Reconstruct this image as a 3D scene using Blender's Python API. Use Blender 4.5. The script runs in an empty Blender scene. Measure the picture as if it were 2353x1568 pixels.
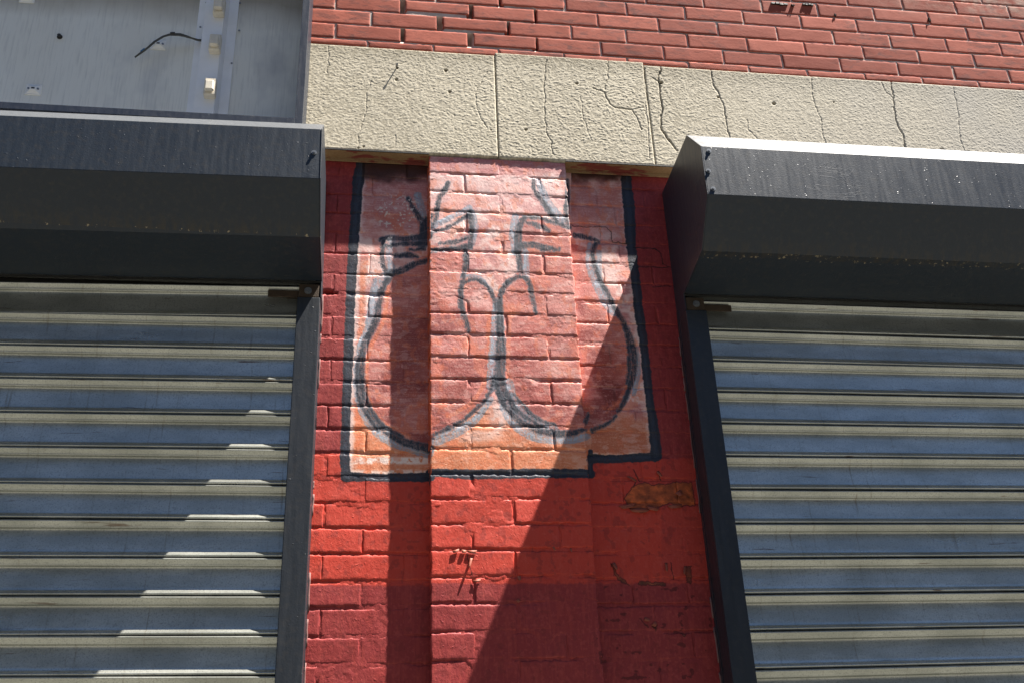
import bpy, math, random
import numpy as np
from mathutils import Matrix, Vector

random.seed(7)
rng = np.random.default_rng(7)
scene = bpy.context.scene
C = scene.collection

# ------------------------------------------------------------------ camera
# world: X along the facade, Y into the facade, Z up; the recessed wall plane is y = 0,
# the camera stands on the pavement 2.75 m in front of it, its lens at z = 0 (pavement at z = -1.6)
D = 2.75
PAN, TILT, ROLL, LENS = 0.15808895, 0.44991093, -0.04309577, 1.00226446
GROUND = -1.6


def cam_axes(pan, tilt, roll):
    f = np.array([math.sin(pan) * math.cos(tilt), math.cos(pan) * math.cos(tilt), math.sin(tilt)])
    r = np.array([math.cos(pan), -math.sin(pan), 0.0])
    u = np.cross(r, f)
    return np.array([math.cos(roll) * r + math.sin(roll) * u, -math.sin(roll) * r + math.cos(roll) * u, f])


AX = cam_axes(PAN, TILT, ROLL)
cam_data = bpy.data.cameras.new('camera')
cam = bpy.data.objects.new('camera', cam_data)
C.objects.link(cam)
m = Matrix(((AX[0][0], AX[1][0], -AX[2][0], 0), (AX[0][1], AX[1][1], -AX[2][1], -D),
            (AX[0][2], AX[1][2], -AX[2][2], 0), (0, 0, 0, 1)))
cam.matrix_world = m
cam_data.sensor_fit = 'HORIZONTAL'
cam_data.sensor_width = 36
cam_data.lens = 36 * LENS
cam_data.clip_end = 500
scene.camera = cam


def at(px, py, y):
    """point of the plane at depth y that a measured spot of the photograph lies on"""
    d = AX.T @ np.array([(px - 1176) / 2352 / LENS, -(py - 784) / 2352 / LENS, 1.0])
    d = d * ((D + y) / d[1])
    return d[0], d[2]


def photo_xy(X, Y, Z):
    c = [AX[i][0] * X + AX[i][1] * (Y + D) + AX[i][2] * Z for i in range(3)]
    return 1176 + 2352 * LENS * c[0] / c[2], 784 - 2352 * LENS * c[1] / c[2]


# ------------------------------------------------------------------ sky, sun, exposure
to_sun = Vector((2.85, -1.0, 6.50)).normalized()
world = bpy.data.worlds.new('World')
scene.world = world
world.use_nodes = True
wn = world.node_tree.nodes
wl = world.node_tree.links
wn.clear()
sky = wn.new('ShaderNodeTexSky')
sky.sky_type = 'NISHITA'
sky.sun_disc = False
sky.sun_elevation = math.asin(to_sun.z)
sky.sun_rotation = math.atan2(to_sun.x, to_sun.y)
sky.altitude = 2500
sky.air_density = 0.7
sky.dust_density = 0.0
sky.ozone_density = 1.2
bg = wn.new('ShaderNodeBackground')
bg.inputs['Strength'].default_value = 0.05
wo = wn.new('ShaderNodeOutputWorld')
wl.new(sky.outputs[0], bg.inputs['Color'])
wl.new(bg.outputs[0], wo.inputs['Surface'])
sd = bpy.data.lights.new('sun', 'SUN')
sd.energy = 5.0
sd.angle = math.radians(0.5)
sd.color = (1.0, 0.95, 0.88)
sun = bpy.data.objects.new('sun', sd)
C.objects.link(sun)
sun.rotation_euler = to_sun.to_track_quat('Z', 'Y').to_euler()
scene.view_settings.view_transform = 'Standard'
scene.view_settings.look = 'None'
scene.view_settings.gamma = 1
scene.view_settings.use_curve_mapping = False
scene.view_settings.exposure = 1.85


# ------------------------------------------------------------------ helpers
def tag(o, label=None, cat=None, group=None, kind=None):
    if label: o['label'] = label
    if cat: o['category'] = cat
    if group: o['group'] = group
    if kind: o['kind'] = kind
    return o


def empty(name, loc, label=None, cat=None, group=None):
    o = bpy.data.objects.new(name, None)
    o.location = loc
    o.empty_display_size = 0.1
    C.objects.link(o)
    return tag(o, label, cat, group)


def link_mesh(name, me, parent=None, mat=None):
    """vertices are given in world space; the child keeps them there"""
    o = bpy.data.objects.new(name, me)
    C.objects.link(o)
    if mat is not None and not me.materials:
        me.materials.append(mat)
    if parent is not None:
        o.parent = parent
        l = Vector((0, 0, 0))
        p = parent
        while p is not None:
            l += p.location
            p = p.parent
        o.location = -l
    return o


def mesh(name, verts, faces, smooth=False):
    me = bpy.data.meshes.new(name)
    me.from_pydata([tuple(v) for v in verts], [], faces)
    me.update()
    if smooth:
        me.polygons.foreach_set('use_smooth', [True] * len(me.polygons))
    return me


def grid_mesh(name, X, Y, Z, smooth=True):
    """rows x cols arrays, facing -Y when columns run +X and rows run +Z"""
    n, k = X.shape
    me = bpy.data.meshes.new(name)
    co = np.stack([X, Y, Z], -1).reshape(-1, 3).astype(np.float32)
    i = np.arange(n * k).reshape(n, k)
    q = np.stack([i[:-1, :-1], i[:-1, 1:], i[1:, 1:], i[1:, :-1]], -1).reshape(-1, 4)
    me.vertices.add(len(co))
    me.vertices.foreach_set('co', co.ravel())
    me.loops.add(q.size)
    me.loops.foreach_set('vertex_index', q.ravel().astype(np.int32))
    me.polygons.add(len(q))
    me.polygons.foreach_set('loop_start', np.arange(0, q.size, 4, dtype=np.int32))
    me.update(calc_edges=True)
    me.validate()
    if smooth:
        me.polygons.foreach_set('use_smooth', [True] * len(me.polygons))
    return me


class MB:
    """collects boxes, tubes and prisms into ONE mesh"""

    def __init__(s):
        s.v, s.f = [], []

    def add(s, v, f):
        b = len(s.v)
        s.v += [tuple(p) for p in v]
        s.f += [tuple(i + b for i in q) for q in f]
        return s

    def box(s, x0, x1, y0, y1, z0, z1, c=0.0):
        if c <= 0:
            v = [(x, y, z) for z in (z0, z1) for y in (y0, y1) for x in (x0, x1)]
            return s.add(v, [(0, 2, 3, 1), (4, 5, 7, 6), (0, 1, 5, 4), (2, 6, 7, 3), (0, 4, 6, 2), (1, 3, 7, 5)])
        v = []   # chamfered box: three vertices at every corner
        for z, sz in ((z0, 1), (z1, -1)):
            for y, sy in ((y0, 1), (y1, -1)):
                for x, sx in ((x0, 1), (x1, -1)):
                    v += [(x, y + sy * c, z + sz * c), (x + sx * c, y, z + sz * c), (x + sx * c, y + sy * c, z)]
        I = lambda i, j, k, a: 3 * (k * 4 + j * 2 + i) + a
        f = []
        f.append((I(0, 0, 0, 1), I(1, 0, 0, 1), I(1, 0, 1, 1), I(0, 0, 1, 1)))
        f.append((I(1, 1, 0, 1), I(0, 1, 0, 1), I(0, 1, 1, 1), I(1, 1, 1, 1)))
        f.append((I(0, 1, 0, 0), I(0, 0, 0, 0), I(0, 0, 1, 0), I(0, 1, 1, 0)))
        f.append((I(1, 0, 0, 0), I(1, 1, 0, 0), I(1, 1, 1, 0), I(1, 0, 1, 0)))
        f.append((I(0, 1, 0, 2), I(1, 1, 0, 2), I(1, 0, 0, 2), I(0, 0, 0, 2)))
        f.append((I(0, 0, 1, 2), I(1, 0, 1, 2), I(1, 1, 1, 2), I(0, 1, 1, 2)))
        for j in (0, 1):
            for k in (0, 1):
                f.append((I(0, j, k, 1), I(1, j, k, 1), I(1, j, k, 2), I(0, j, k, 2)))
        for i in (0, 1):
            for k in (0, 1):
                f.append((I(i, 0, k, 0), I(i, 1, k, 0), I(i, 1, k, 2), I(i, 0, k, 2)))
            for j in (0, 1):
                f.append((I(i, j, 0, 0), I(i, j, 1, 0), I(i, j, 1, 1), I(i, j, 0, 1)))
        for i in (0, 1):
            for j in (0, 1):
                for k in (0, 1):
                    f.append((I(i, j, k, 0), I(i, j, k, 1), I(i, j, k, 2)))
        return s.add(v, f)

    def cyl(s, p0, p1, r0, r1=None, n=14, cap=True):
        r1 = r0 if r1 is None else r1
        a, b = Vector(p0), Vector(p1)
        d = (b - a).normalized()
        u = d.orthogonal().normalized()
        w = d.cross(u)
        v = []
        for c, r in ((a, r0), (b, r1)):
            for i in range(n):
                t = 2 * math.pi * i / n
                v.append(c + r * (math.cos(t) * u + math.sin(t) * w))
        f = [(i, (i + 1) % n, n + (i + 1) % n, n + i) for i in range(n)]
        if cap:
            f += [tuple(range(n))[::-1], tuple(range(n, 2 * n))]
        return s.add(v, f)

    def tube(s, pts, r, n=7):
        pts = [Vector(p) for p in pts]
        v, f = [], []
        for i, p in enumerate(pts):
            d = (pts[min(i + 1, len(pts) - 1)] - pts[max(i - 1, 0)]).normalized()
            u = d.cross(Vector((0.3, 0.9, 0.2))).normalized()
            w = d.cross(u)
            for k in range(n):
                t = 2 * math.pi * k / n
                v.append(p + r * (math.cos(t) * u + math.sin(t) * w))
        for i in range(len(pts) - 1):
            for k in range(n):
                f.append((i * n + k, i * n + (k + 1) % n, (i + 1) * n + (k + 1) % n, (i + 1) * n + k))
        f += [tuple(range(n))[::-1], tuple((len(pts) - 1) * n + k for k in range(n))]
        return s.add(v, f)

    def prism(s, prof, x0, x1, close=True, caps=True):
        """(y, z) outline swept along X"""
        n = len(prof)
        v = [(x0, y, z) for y, z in prof] + [(x1, y, z) for y, z in prof]
        f = [(i, (i + 1) % n, n + (i + 1) % n, n + i) for i in range(n if close else n - 1)]
        if close and caps:
            f += [tuple(range(n))[::-1], tuple(range(n, 2 * n))]
        return s.add(v, f)

    def build(s, name, mat, parent=None, smooth=False, bevel=0):
        me = mesh(name, s.v, s.f, smooth)
        import bmesh
        bm = bmesh.new()
        bm.from_mesh(me)
        bmesh.ops.recalc_face_normals(bm, faces=bm.faces)
        if bevel:
            bmesh.ops.bevel(bm, geom=[e for e in bm.edges if len(e.link_faces) == 2 and e.calc_face_angle(0) > 0.4],
                            offset=bevel, segments=2, affect='EDGES', profile=0.6)
        bm.to_mesh(me)
        bm.free()
        return link_mesh(name, me, parent, mat)


# value noise in numpy
def vnoise(x, y, seed=0):
    xi, yi = np.floor(x).astype(np.int64), np.floor(y).astype(np.int64)
    fx, fy = x - xi, y - yi
    fx = fx * fx * (3 - 2 * fx)
    fy = fy * fy * (3 - 2 * fy)

    def h(a, b):
        n = (a * 374761393 + b * 668265263 + seed * 974634777) & 0xffffffff
        n = ((n ^ (n >> 13)) * 1274126177) & 0xffffffff
        n = n ^ (n >> 16)
        return (n & 0xffffff) / float(0xffffff)
    return (h(xi, yi) * (1 - fx) + h(xi + 1, yi) * fx) * (1 - fy) + (h(xi, yi + 1) * (1 - fx) + h(xi + 1, yi + 1) * fx) * fy


def fbm(x, y, seed=0, o=4):
    a, s, t = 1.0, 0.0, 0.0
    for i in range(o):
        s = s + a * vnoise(x * 2 ** i + 17.3 * i, y * 2 ** i - 9.1 * i, seed + i)
        t += a
        a *= 0.5
    return s / t


def sstep(a, b, x):
    t = np.clip((x - a) / (b - a), 0, 1)
    return t * t * (3 - 2 * t)


# ------------------------------------------------------------------ materials
class NT:
    def __init__(s, name):
        s.m = bpy.data.materials.new(name)
        s.m.use_nodes = True
        s.n = s.m.node_tree.nodes
        s.l = s.m.node_tree.links
        s.b = s.n['Principled BSDF']
        s.geo = s.n.new('ShaderNodeNewGeometry')

    def set(s, **k):
        for a, v in k.items():
            a = {'rough': 'Roughness', 'metal': 'Metallic', 'spec': 'Specular IOR Level', 'color': 'Base Color'}.get(a, a)
            if isinstance(v, bpy.types.NodeSocket):
                s.l.new(v, s.b.inputs[a])
            else:
                s.b.inputs[a].default_value = v
        return s

    def pos(s, scale=(1, 1, 1), loc=(0, 0, 0)):
        mp = s.n.new('ShaderNodeMapping')
        mp.inputs['Scale'].default_value = scale
        mp.inputs['Location'].default_value = loc
        s.l.new(s.geo.outputs['Position'], mp.inputs['Vector'])
        return mp.outputs[0]

    def noise(s, scale, detail=3, rough=0.5, dist=0.0, vec=None, stretch=(1, 1, 1)):
        t = s.n.new('ShaderNodeTexNoise')
        t.inputs['Scale'].default_value = scale
        t.inputs['Detail'].default_value = detail
        t.inputs['Roughness'].default_value = rough
        t.inputs['Distortion'].default_value = dist
        s.l.new(vec if vec is not None else s.pos(stretch), t.inputs['Vector'])
        return t.outputs['Fac']

    def ramp(s, f, stops):
        r = s.n.new('ShaderNodeValToRGB')
        e = r.color_ramp.elements
        while len(e) < len(stops): e.new(0.5)
        for el, (p, c) in zip(e, stops):
            el.position = p
            el.color = (c, c, c, 1) if isinstance(c, (int, float)) else tuple(c) + (1,)
        s.l.new(f, r.inputs[0])
        return r.outputs[0]

    def math(s, op, a, b=0.0, clamp=False):
        t = s.n.new('ShaderNodeMath')
        t.operation = op
        t.use_clamp = clamp
        for i, v in enumerate((a, b)):
            if isinstance(v, bpy.types.NodeSocket): s.l.new(v, t.inputs[i])
            else: t.inputs[i].default_value = v
        return t.outputs[0]

    def mix(s, f, a, b, mode='MIX'):
        t = s.n.new('ShaderNodeMix')
        t.data_type = 'RGBA'
        t.blend_type = mode
        for i, v in ((0, f), (6, a), (7, b)):
            if isinstance(v, bpy.types.NodeSocket): s.l.new(v, t.inputs[i])
            elif i == 0: t.inputs[i].default_value = v
            else: t.inputs[i].default_value = tuple(v) + (1,)
        return t.outputs[2]

    def bump(s, h, strength, dist, prev=None):
        t = s.n.new('ShaderNodeBump')
        t.inputs['Strength'].default_value = strength
        t.inputs['Distance'].default_value = dist
        s.l.new(h, t.inputs['Height'])
        if prev is not None: s.l.new(prev, t.inputs['Normal'])
        return t.outputs[0]


def plain(name, col, rough=0.6, metal=0.0, var=0.15, bump=0.3, scale=40):
    t = NT(name)
    f = t.noise(scale, 4)
    t.set(color=t.mix(f, [c * (1 - var) for c in col], [min(1, c * (1 + var)) for c in col]), rough=rough, metal=metal)
    if bump:
        t.set(Normal=t.bump(t.noise(scale * 6, 3), bump, 0.001))
    return t.m


def steel_paint(name, base, dust):
    """gloss black-blue paint over folded steel: roller marks, drips, dust along lower edges"""
    t = NT(name)
    streak = t.noise(9, 4, 0.6, 0.0, stretch=(9, 9, 0.8))
    spots = t.noise(60, 5, 0.6)
    c = t.mix(t.ramp(streak, [(0.35, 0.0), (0.7, 1.0)]), base, [b * 1.2 for b in base])
    c = t.mix(t.math('MULTIPLY', t.ramp(spots, [(0.5, 0.0), (0.75, 1.0)]), 0.5), c, dust)
    nz = t.n.new('ShaderNodeSeparateXYZ')
    t.l.new(t.geo.outputs['True Normal'], nz.inputs[0])
    up = t.math('MULTIPLY', t.ramp(nz.outputs[2], [(0.3, 0.0), (0.8, 1.0)]), t.ramp(spots, [(0.2, 0.75), (0.7, 1.0)]))
    c = t.mix(up, c, (0.105, 0.11, 0.115))                      # settled dust on upward faces
    if name == 'hood_paint':
        sp = t.n.new('ShaderNodeSeparateXYZ')
        t.l.new(t.geo.outputs['Position'], sp.inputs[0])
        # chipped lower arris with rust weeping above it
        e1 = t.math('LESS_THAN', t.math('ABSOLUTE', t.math('SUBTRACT', sp.outputs[2], t.math('ADD', 1.5135, 0.0))), 0.0028)
        chip = t.math('MULTIPLY', e1, t.ramp(t.noise(70, 3, 0.7, stretch=(1, 1, 0.3)), [(0.60, 0.0), (0.66, 1.0)]))
        band_ = t.math('SUBTRACT', 1.0, t.math('MULTIPLY', t.math('SUBTRACT', sp.outputs[2], 1.508), 22.0, True), True)
        band_ = t.math('MULTIPLY', band_, t.math('GREATER_THAN', sp.outputs[2], 1.512))
        weep = t.math('MULTIPLY', band_, t.ramp(t.noise(26, 3, 0.7, stretch=(2.2, 1, 0.25)), [(0.42, 0.0), (0.62, 0.8)]))
        c = t.mix(weep, c, (0.045, 0.036, 0.024))
        c = t.mix(chip, c, (0.32, 0.26, 0.16))
    t.set(color=c, rough=t.ramp(streak, [(0.3, 0.36), (0.7, 0.48)]), spec=0.5)
    b1 = t.bump(t.noise(220, 3, 0.6), 0.35, 0.0008)
    b2 = t.bump(t.noise(25, 3, 0.6, stretch=(3, 1, 1)), 0.2, 0.002, b1)
    if name == 'hood_paint':
        vein = t.math('ABSOLUTE', t.math('SUBTRACT', t.noise(9, 4, 0.6, 0.8, stretch=(1, 1, 2)), 0.5))
        vein = t.ramp(vein, [(0.0, 1.0), (0.022, 0.0)])
        vm = t.math('MULTIPLY', vein, t.ramp(t.noise(3.5, 2), [(0.52, 0.0), (0.60, 1.0)]))
        b2 = t.bump(vm, 0.16, 0.001, b2)
    pim = t.ramp(t.noise(110, 1), [(0.74, 0.0), (0.8, 1.0)])
    t.set(Normal=t.bump(pim, 0.5, 0.001, b2))
    return t.m


M = {}
M['hood'] = steel_paint('hood_paint', (0.014, 0.021, 0.031), (0.05, 0.045, 0.038))
M['guide'] = steel_paint('guide_paint', (0.018, 0.022, 0.028), (0.045, 0.042, 0.04))
M['cab_frame'] = steel_paint('cabinet_frame_paint', (0.016, 0.022, 0.036), (0.06, 0.06, 0.07))


def galvanised():
    t = NT('galvanised_steel')
    big = t.noise(3.2, 5, 0.6, stretch=(1, 1, 3))
    spk = t.noise(260, 2, 0.7)
    drip = t.noise(14, 4, 0.65, stretch=(6, 1, 0.35))
    c = t.mix(big, (0.44, 0.44, 0.39), (0.66, 0.665, 0.60))
    c = t.mix(t.ramp(spk, [(0.30, 0.55), (0.5, 0.0)]), c, (0.16, 0.16, 0.15))
    c = t.mix(t.ramp(drip, [(0.60, 0.0), (0.78, 0.75)]), c, (0.20, 0.14, 0.08))
    smear = t.ramp(t.noise(5.5, 4, 0.6, stretch=(1, 1, 16)), [(0.67, 0.0), (0.71, 0.8)])
    c = t.mix(smear, c, (0.13, 0.06, 0.03))
    cloud = t.ramp(t.noise(7, 5, 0.65, stretch=(0.6, 1, 1.6)), [(0.40, 0.0), (0.62, 0.45)])
    c = t.mix(cloud, c, (0.24, 0.25, 0.22))
    t.set(color=c, metal=0.78, rough=t.ramp(big, [(0.3, 0.26), (0.7, 0.36)]))
    b1 = t.bump(t.noise(180, 3, 0.6), 0.25, 0.0006)
    t.set(Normal=t.bump(t.noise(30, 3, 0.6, stretch=(0.6, 1, 2)), 0.2, 0.0015, b1))
    return t.m


M['slat'] = galvanised()
M['rust'] = plain('rusty_steel', (0.055, 0.035, 0.02), 0.75, 0.2, 0.5, 0.6, 60)
M['sealant'] = plain('old_sealant', (0.20, 0.10, 0.09), 0.8, 0, 0.5, 0.4, 60)
M['dark_steel'] = plain('dark_dull_steel', (0.05, 0.047, 0.042), 0.5, 0.5, 0.4, 0.5, 50)
M['screw'] = plain('screw_steel', (0.22, 0.23, 0.24), 0.35, 0.6, 0.2, 0.0)


def upper_brick():
    t = NT('red_pressed_brick')
    oi = t.n.new('ShaderNodeObjectInfo')
    rnd = oi.outputs['Random']
    c = t.mix(rnd, (0.29, 0.072, 0.045), (0.50, 0.145, 0.095))
    grain = t.noise(70, 5, 0.6)
    c = t.mix(t.math('MULTIPLY', grain, 0.5), c, (0.27, 0.060, 0.040))
    streak = t.noise(16, 5, 0.7, 0.6, stretch=(1, 1, 3.2))
    mask = t.math('MULTIPLY', t.ramp(streak, [(0.50, 0.0), (0.62, 1.0)]), t.ramp(t.noise(2.3, 2), [(0.38, 0.0), (0.55, 1.0)]))
    c = t.mix(t.math('MULTIPLY', mask, 0.62), c, (0.12, 0.055, 0.05))
    lime = t.noise(9, 6, 0.7, stretch=(1, 1, 2))
    c = t.mix(t.ramp(lime, [(0.62, 0.0), (0.85, 0.55)]), c, (0.46, 0.30, 0.24))
    # lime bloom on the highest courses at the right
    sep = t.n.new('ShaderNodeSeparateXYZ')
    t.l.new(t.geo.outputs['Position'], sep.inputs[0])
    hi = t.math('MULTIPLY', t.math('SUBTRACT', sep.outputs[2], 2.72), 9.0, True)
    ri = t.math('MULTIPLY', t.math('SUBTRACT', sep.outputs[0], 1.75), 2.0, True)
    bl = t.math('MULTIPLY', t.math('MULTIPLY', hi, ri), t.ramp(t.noise(14, 5, 0.7), [(0.4, 0.0), (0.62, 0.7)]))
    c = t.mix(bl, c, (0.52, 0.40, 0.32))
    t.set(color=c, rough=0.85, spec=0.2)
    b = t.bump(t.noise(45, 5, 0.7, 0.3, stretch=(1, 1, 2)), 0.35, 0.0022)
    t.set(Normal=t.bump(t.noise(300, 3, 0.6), 0.3, 0.0007, b))
    return t.m


M['brick'] = upper_brick()


def mortar():
    t = NT('pale_mortar')
    f = t.noise(60, 5, 0.7)
    c = t.mix(f, (0.44, 0.34, 0.28), (0.78, 0.68, 0.60))
    c = t.mix(t.ramp(t.noise(8, 4, 0.6), [(0.45, 0.0), (0.7, 0.7)]), c, (0.34, 0.13, 0.09))
    t.set(color=c, rough=0.95)
    t.set(Normal=t.bump(t.noise(170, 4, 0.7), 0.8, 0.002))
    return t.m


M['mortar'] = mortar()


def stucco():
    t = NT('stucco_stone')
    at_ = t.n.new('ShaderNodeAttribute')
    at_.attribute_name = 'wear'
    f = t.noise(120, 4, 0.6)
    c = t.mix(f, (0.55, 0.485, 0.36), (0.75, 0.68, 0.53))
    c = t.mix(t.ramp(t.noise(2.1, 5, 0.65), [(0.4, 0.0), (0.75, 0.35)]), c, (0.40, 0.35, 0.27))
    sep = t.n.new('ShaderNodeSeparateColor')
    t.l.new(at_.outputs['Color'], sep.inputs[0])
    c = t.mix(sep.outputs[0], c, (0.10, 0.085, 0.065))        # crack and drill-hole dirt
    c = t.mix(sep.outputs[1], c, (0.30, 0.26, 0.18))          # grime in the hollows
    c = t.mix(sep.outputs[2], c, (0.46, 0.43, 0.37))          # weathered grey at the right
    t.set(color=c, rough=0.85)
    t.set(spec=0.3, Normal=t.bump(t.noise(380, 3, 0.7), 0.7, 0.0012))
    return t.m


M['stucco'] = stucco()


def wall_render():
    t = NT('side_wall_paint')
    t.set(color=t.mix(t.noise(6, 4), (0.30, 0.045, 0.035), (0.36, 0.06, 0.045)), rough=0.7)
    return t.m


M['plain_red'] = wall_render()

# ------------------------------------------------------------------ the paint of the mural wall
PX0, PX1, PZ0, PZ1 = -0.22, 1.02, 0.10, 2.02
PW, PH = 1140, 1766
PIER_L, PIER_R = 0.1885, 0.6335
PIER_Y, STONE_Y, UP_Y = -0.0405, -0.0465, -0.0435


def make_paint():
    xs = np.linspace(PX0, PX1, PW)
    zs = np.linspace(PZ0, PZ1, PH)
    X, Z = np.meshgrid(xs, zs)
    Y = np.where((X > PIER_L - 0.001) & (X < PIER_R + 0.001), PIER_Y, 0.0)
    U, V = photo_xy(X, Y, Z)
    n1 = fbm(X * 30, Z * 30, 3, 4)
    n2 = fbm(X * 90, Z * 90, 5, 4)
    n3 = fbm(X * 400, Z * 400, 9, 3)
    U2 = U + (n2 - 0.5) * 9 + (n3 - 0.5) * 4
    V2 = V + (fbm(X * 90 + 40, Z * 90, 6, 4) - 0.5) * 9
    streakv = fbm(X * 500, Z * 40, 11, 3)
    streakh = fbm(X * 40, Z * 500, 12, 3)
    col = np.zeros(X.shape + (3,))
    S = lambda *c: np.array(c) / 255.0

    def put(mask, c):
        mk = np.clip(mask, 0, 1)[..., None]
        col[:] = col * (1 - mk) + np.asarray(c) * mk

    # the two reds
    n_big = fbm(X * 9, Z * 9, 21, 4)
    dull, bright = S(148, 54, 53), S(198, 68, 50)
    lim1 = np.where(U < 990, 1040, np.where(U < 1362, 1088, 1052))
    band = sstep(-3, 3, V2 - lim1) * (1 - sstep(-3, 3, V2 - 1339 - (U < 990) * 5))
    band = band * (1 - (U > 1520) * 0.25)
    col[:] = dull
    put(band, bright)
    put((n_big - 0.5) * 0.4, S(176, 56, 44))
    put(sstep(0.56, 0.75, n1) * 0.16, S(190, 84, 74))
    put(sstep(0.60, 0.72, fbm(X * 160, Z * 160, 44, 2)) * 0.18, S(214, 110, 96))
    put(sstep(0.50, 0.70, fbm(X * 7, Z * 5, 121, 4)) * 0.10, S(140, 40, 34))
    put(sstep(0.55, 0.66, fbm(X * 220, Z * 24, 122, 3)) * 0.16, S(206, 92, 74))
    put(sstep(0.63, 0.70, fbm(X * 60, Z * 60, 123, 3)) * 0.30, S(120, 44, 40))
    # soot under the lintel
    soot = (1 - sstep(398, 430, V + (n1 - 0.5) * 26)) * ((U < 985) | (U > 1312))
    # ---- picture ground
    Lx = np.interp(V, [378, 440, 560, 800, 960, 1095], [828, 820, 812, 802, 797, 795])
    Rx = np.interp(V, [400, 529, 619, 722, 850, 948, 1045], [1440, 1449, 1458, 1468, 1484, 1496, 1507])
    Bz = np.where(U < 1358, 1088, 1050)
    inside = (U2 > Lx) & (U2 < Rx) & (V2 < Bz)
    g = np.zeros_like(col)
    pink, pale, mauve, orange, terr = S(224, 160, 150), S(242, 214, 206), S(190, 116, 114), S(222, 136, 94), S(204, 104, 78)
    g[:] = pink
    def gput(mask, c):
        mk = np.clip(mask, 0, 1)[..., None]
        g[:] = g * (1 - mk) + np.asarray(c) * mk
    gput(sstep(0.42, 0.60, n1) * 0.7, pale)
    gput(sstep(0.52, 0.68, fbm(X * 16, Z * 24, 31, 4)) * 0.7, mauve)
    gput(sstep(0.55, 0.65, fbm(X * 22, Z * 22, 37, 4)) * 0.6, S(226, 122, 90))
    gput((1 - sstep(470, 560, V + (n1 - 0.5) * 60)) * (U < 985) * 0.75, S(190, 122, 120))
    gput((1 - sstep(520, 580, V + (n1 - 0.5) * 60)) * (U > 1312) * 0.6, S(204, 134, 124))
    gput((1 - sstep(380, 410, V2)) * (U > 985) * (U < 1312), S(198, 128, 126))
    low = sstep(930, 1010, V + (n_big - 0.5) * 120)
    gput(low * 0.92, orange)
    gput(low * sstep(0.5, 0.62, n1) * 0.5, S(206, 112, 70))
    gput(low * (U > 1358) * 0.8, S(200, 116, 84))
    gput(sstep(0.50, 0.60, fbm(X * 18, Z * 60, 51, 4)) * (U > 1358) * low * 0.7, S(222, 160, 140))
    gput((1 - sstep(440, 540, V + (n1 - .5) * 80)) * (U > 985) * (U < 1312) * (V2 > 402) * 0.6, S(240, 200, 194))
    # pale edge bands along the border
    gput((1 - sstep(10, 22, U2 - Lx)) * 0.85, pale)
    gput(sstep(16, 22, U2 - Lx) * (1 - sstep(28, 36, U2 - Lx)) * sstep(560, 640, V) * 0.6, S(228, 126, 84))
    gput((1 - sstep(8, 22, Rx - U2)) * 0.6 * sstep(0.3, 0.5, n1), pale)
    gput((1 - sstep(5, 14, Bz - V2)) * sstep(0.35, 0.5, n2) * 0.85, S(244, 222, 210))
    gput(sstep(1045, 1052, V) * (1 - sstep(1062, 1068, V)) * (U < 985) * sstep(0.3, 0.5, n2), S(242, 220, 208))
    # highlight near the parting of the two fruits
    d = np.hypot((U - 1142) / 26, (V - 955) / 45)
    gput((1 - sstep(0.4, 1.2, d)) * 0.7, pale)
    d = np.hypot((U - 1105) / 60, (V - 1000) / 16)
    gput((1 - sstep(0.4, 1.2, d)) * 0.5, pale)

    def polymask(pts, soft=3.0):
        pts = np.array(pts, float)
        x, y = U2, V2
        ins = np.zeros(x.shape, bool)
        j = len(pts) - 1
        for i in range(len(pts)):
            xi, yi, xj, yj = *pts[i], *pts[j]
            if yi != yj:
                ins ^= ((yi > y) != (yj > y)) & (x < (xj - xi) * (y - yi) / (yj - yi) + xi)
            j = i
        return ins.astype(float)

    def window(x0, y0, x1, y1, mg):
        c = [at(a, b, yy) for a in (x0 - mg, x1 + mg) for b in (y0 - mg, y1 + mg) for yy in (0.0, PIER_Y)]
        i0 = max(0, int((min(p[0] for p in c) - PX0) / (PX1 - PX0) * PW) - 1)
        i1 = min(PW, int((max(p[0] for p in c) - PX0) / (PX1 - PX0) * PW) + 2)
        j0 = max(0, int((min(p[1] for p in c) - PZ0) / (PZ1 - PZ0) * PH) - 1)
        j1 = min(PH, int((max(p[1] for p in c) - PZ0) / (PZ1 - PZ0) * PH) + 2)
        return slice(j0, j1), slice(i0, i1)

    def smooth(pts, k=6):
        if len(pts) < 3: return np.array(pts, float)
        P = np.array([pts[0]] + list(pts) + [pts[-1]], float)
        out = []
        for i in range(1, len(P) - 2):
            for t in np.linspace(0, 1, k, endpoint=False):
                p0, p1, p2, p3 = P[i - 1:i + 3]
                out.append(0.5 * ((2 * p1) + (-p0 + p2) * t + (2 * p0 - 5 * p1 + 4 * p2 - p3) * t * t + (-p0 + 3 * p1 - 3 * p2 + p3) * t ** 3))
        out.append(P[-1])
        return np.array(out)

    def stroke(arr, pts, w, c, alpha=1.0, dry=0.3, soft=1.6, off=(0, 0)):
        P = smooth(pts)
        W = np.interp(np.linspace(0, 1, len(P)), np.linspace(0, 1, len(np.atleast_1d(w))), np.atleast_1d(w))
        dist = np.full(X.shape, 1e3, np.float32)
        for i in range(len(P) - 1):
            (ax, ay), (bx, by) = P[i] + off, P[i + 1] + off
            sl = window(min(ax, bx), min(ay, by), max(ax, bx), max(ay, by), W[i] + 9)
            u, v = U2[sl] * .6 + U[sl] * .4, V2[sl] * .6 + V[sl] * .4
            L2 = (bx - ax) ** 2 + (by - ay) ** 2 + 1e-9
            t = np.clip(((u - ax) * (bx - ax) + (v - ay) * (by - ay)) / L2, 0, 1)
            dd = np.hypot(u - ax - t * (bx - ax), v - ay - t * (by - ay)) - (W[i] + (W[i + 1] - W[i]) * t) / 2
            dist[sl] = np.minimum(dist[sl], dd)
        mk = 1 - sstep(-soft, soft, dist)
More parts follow.
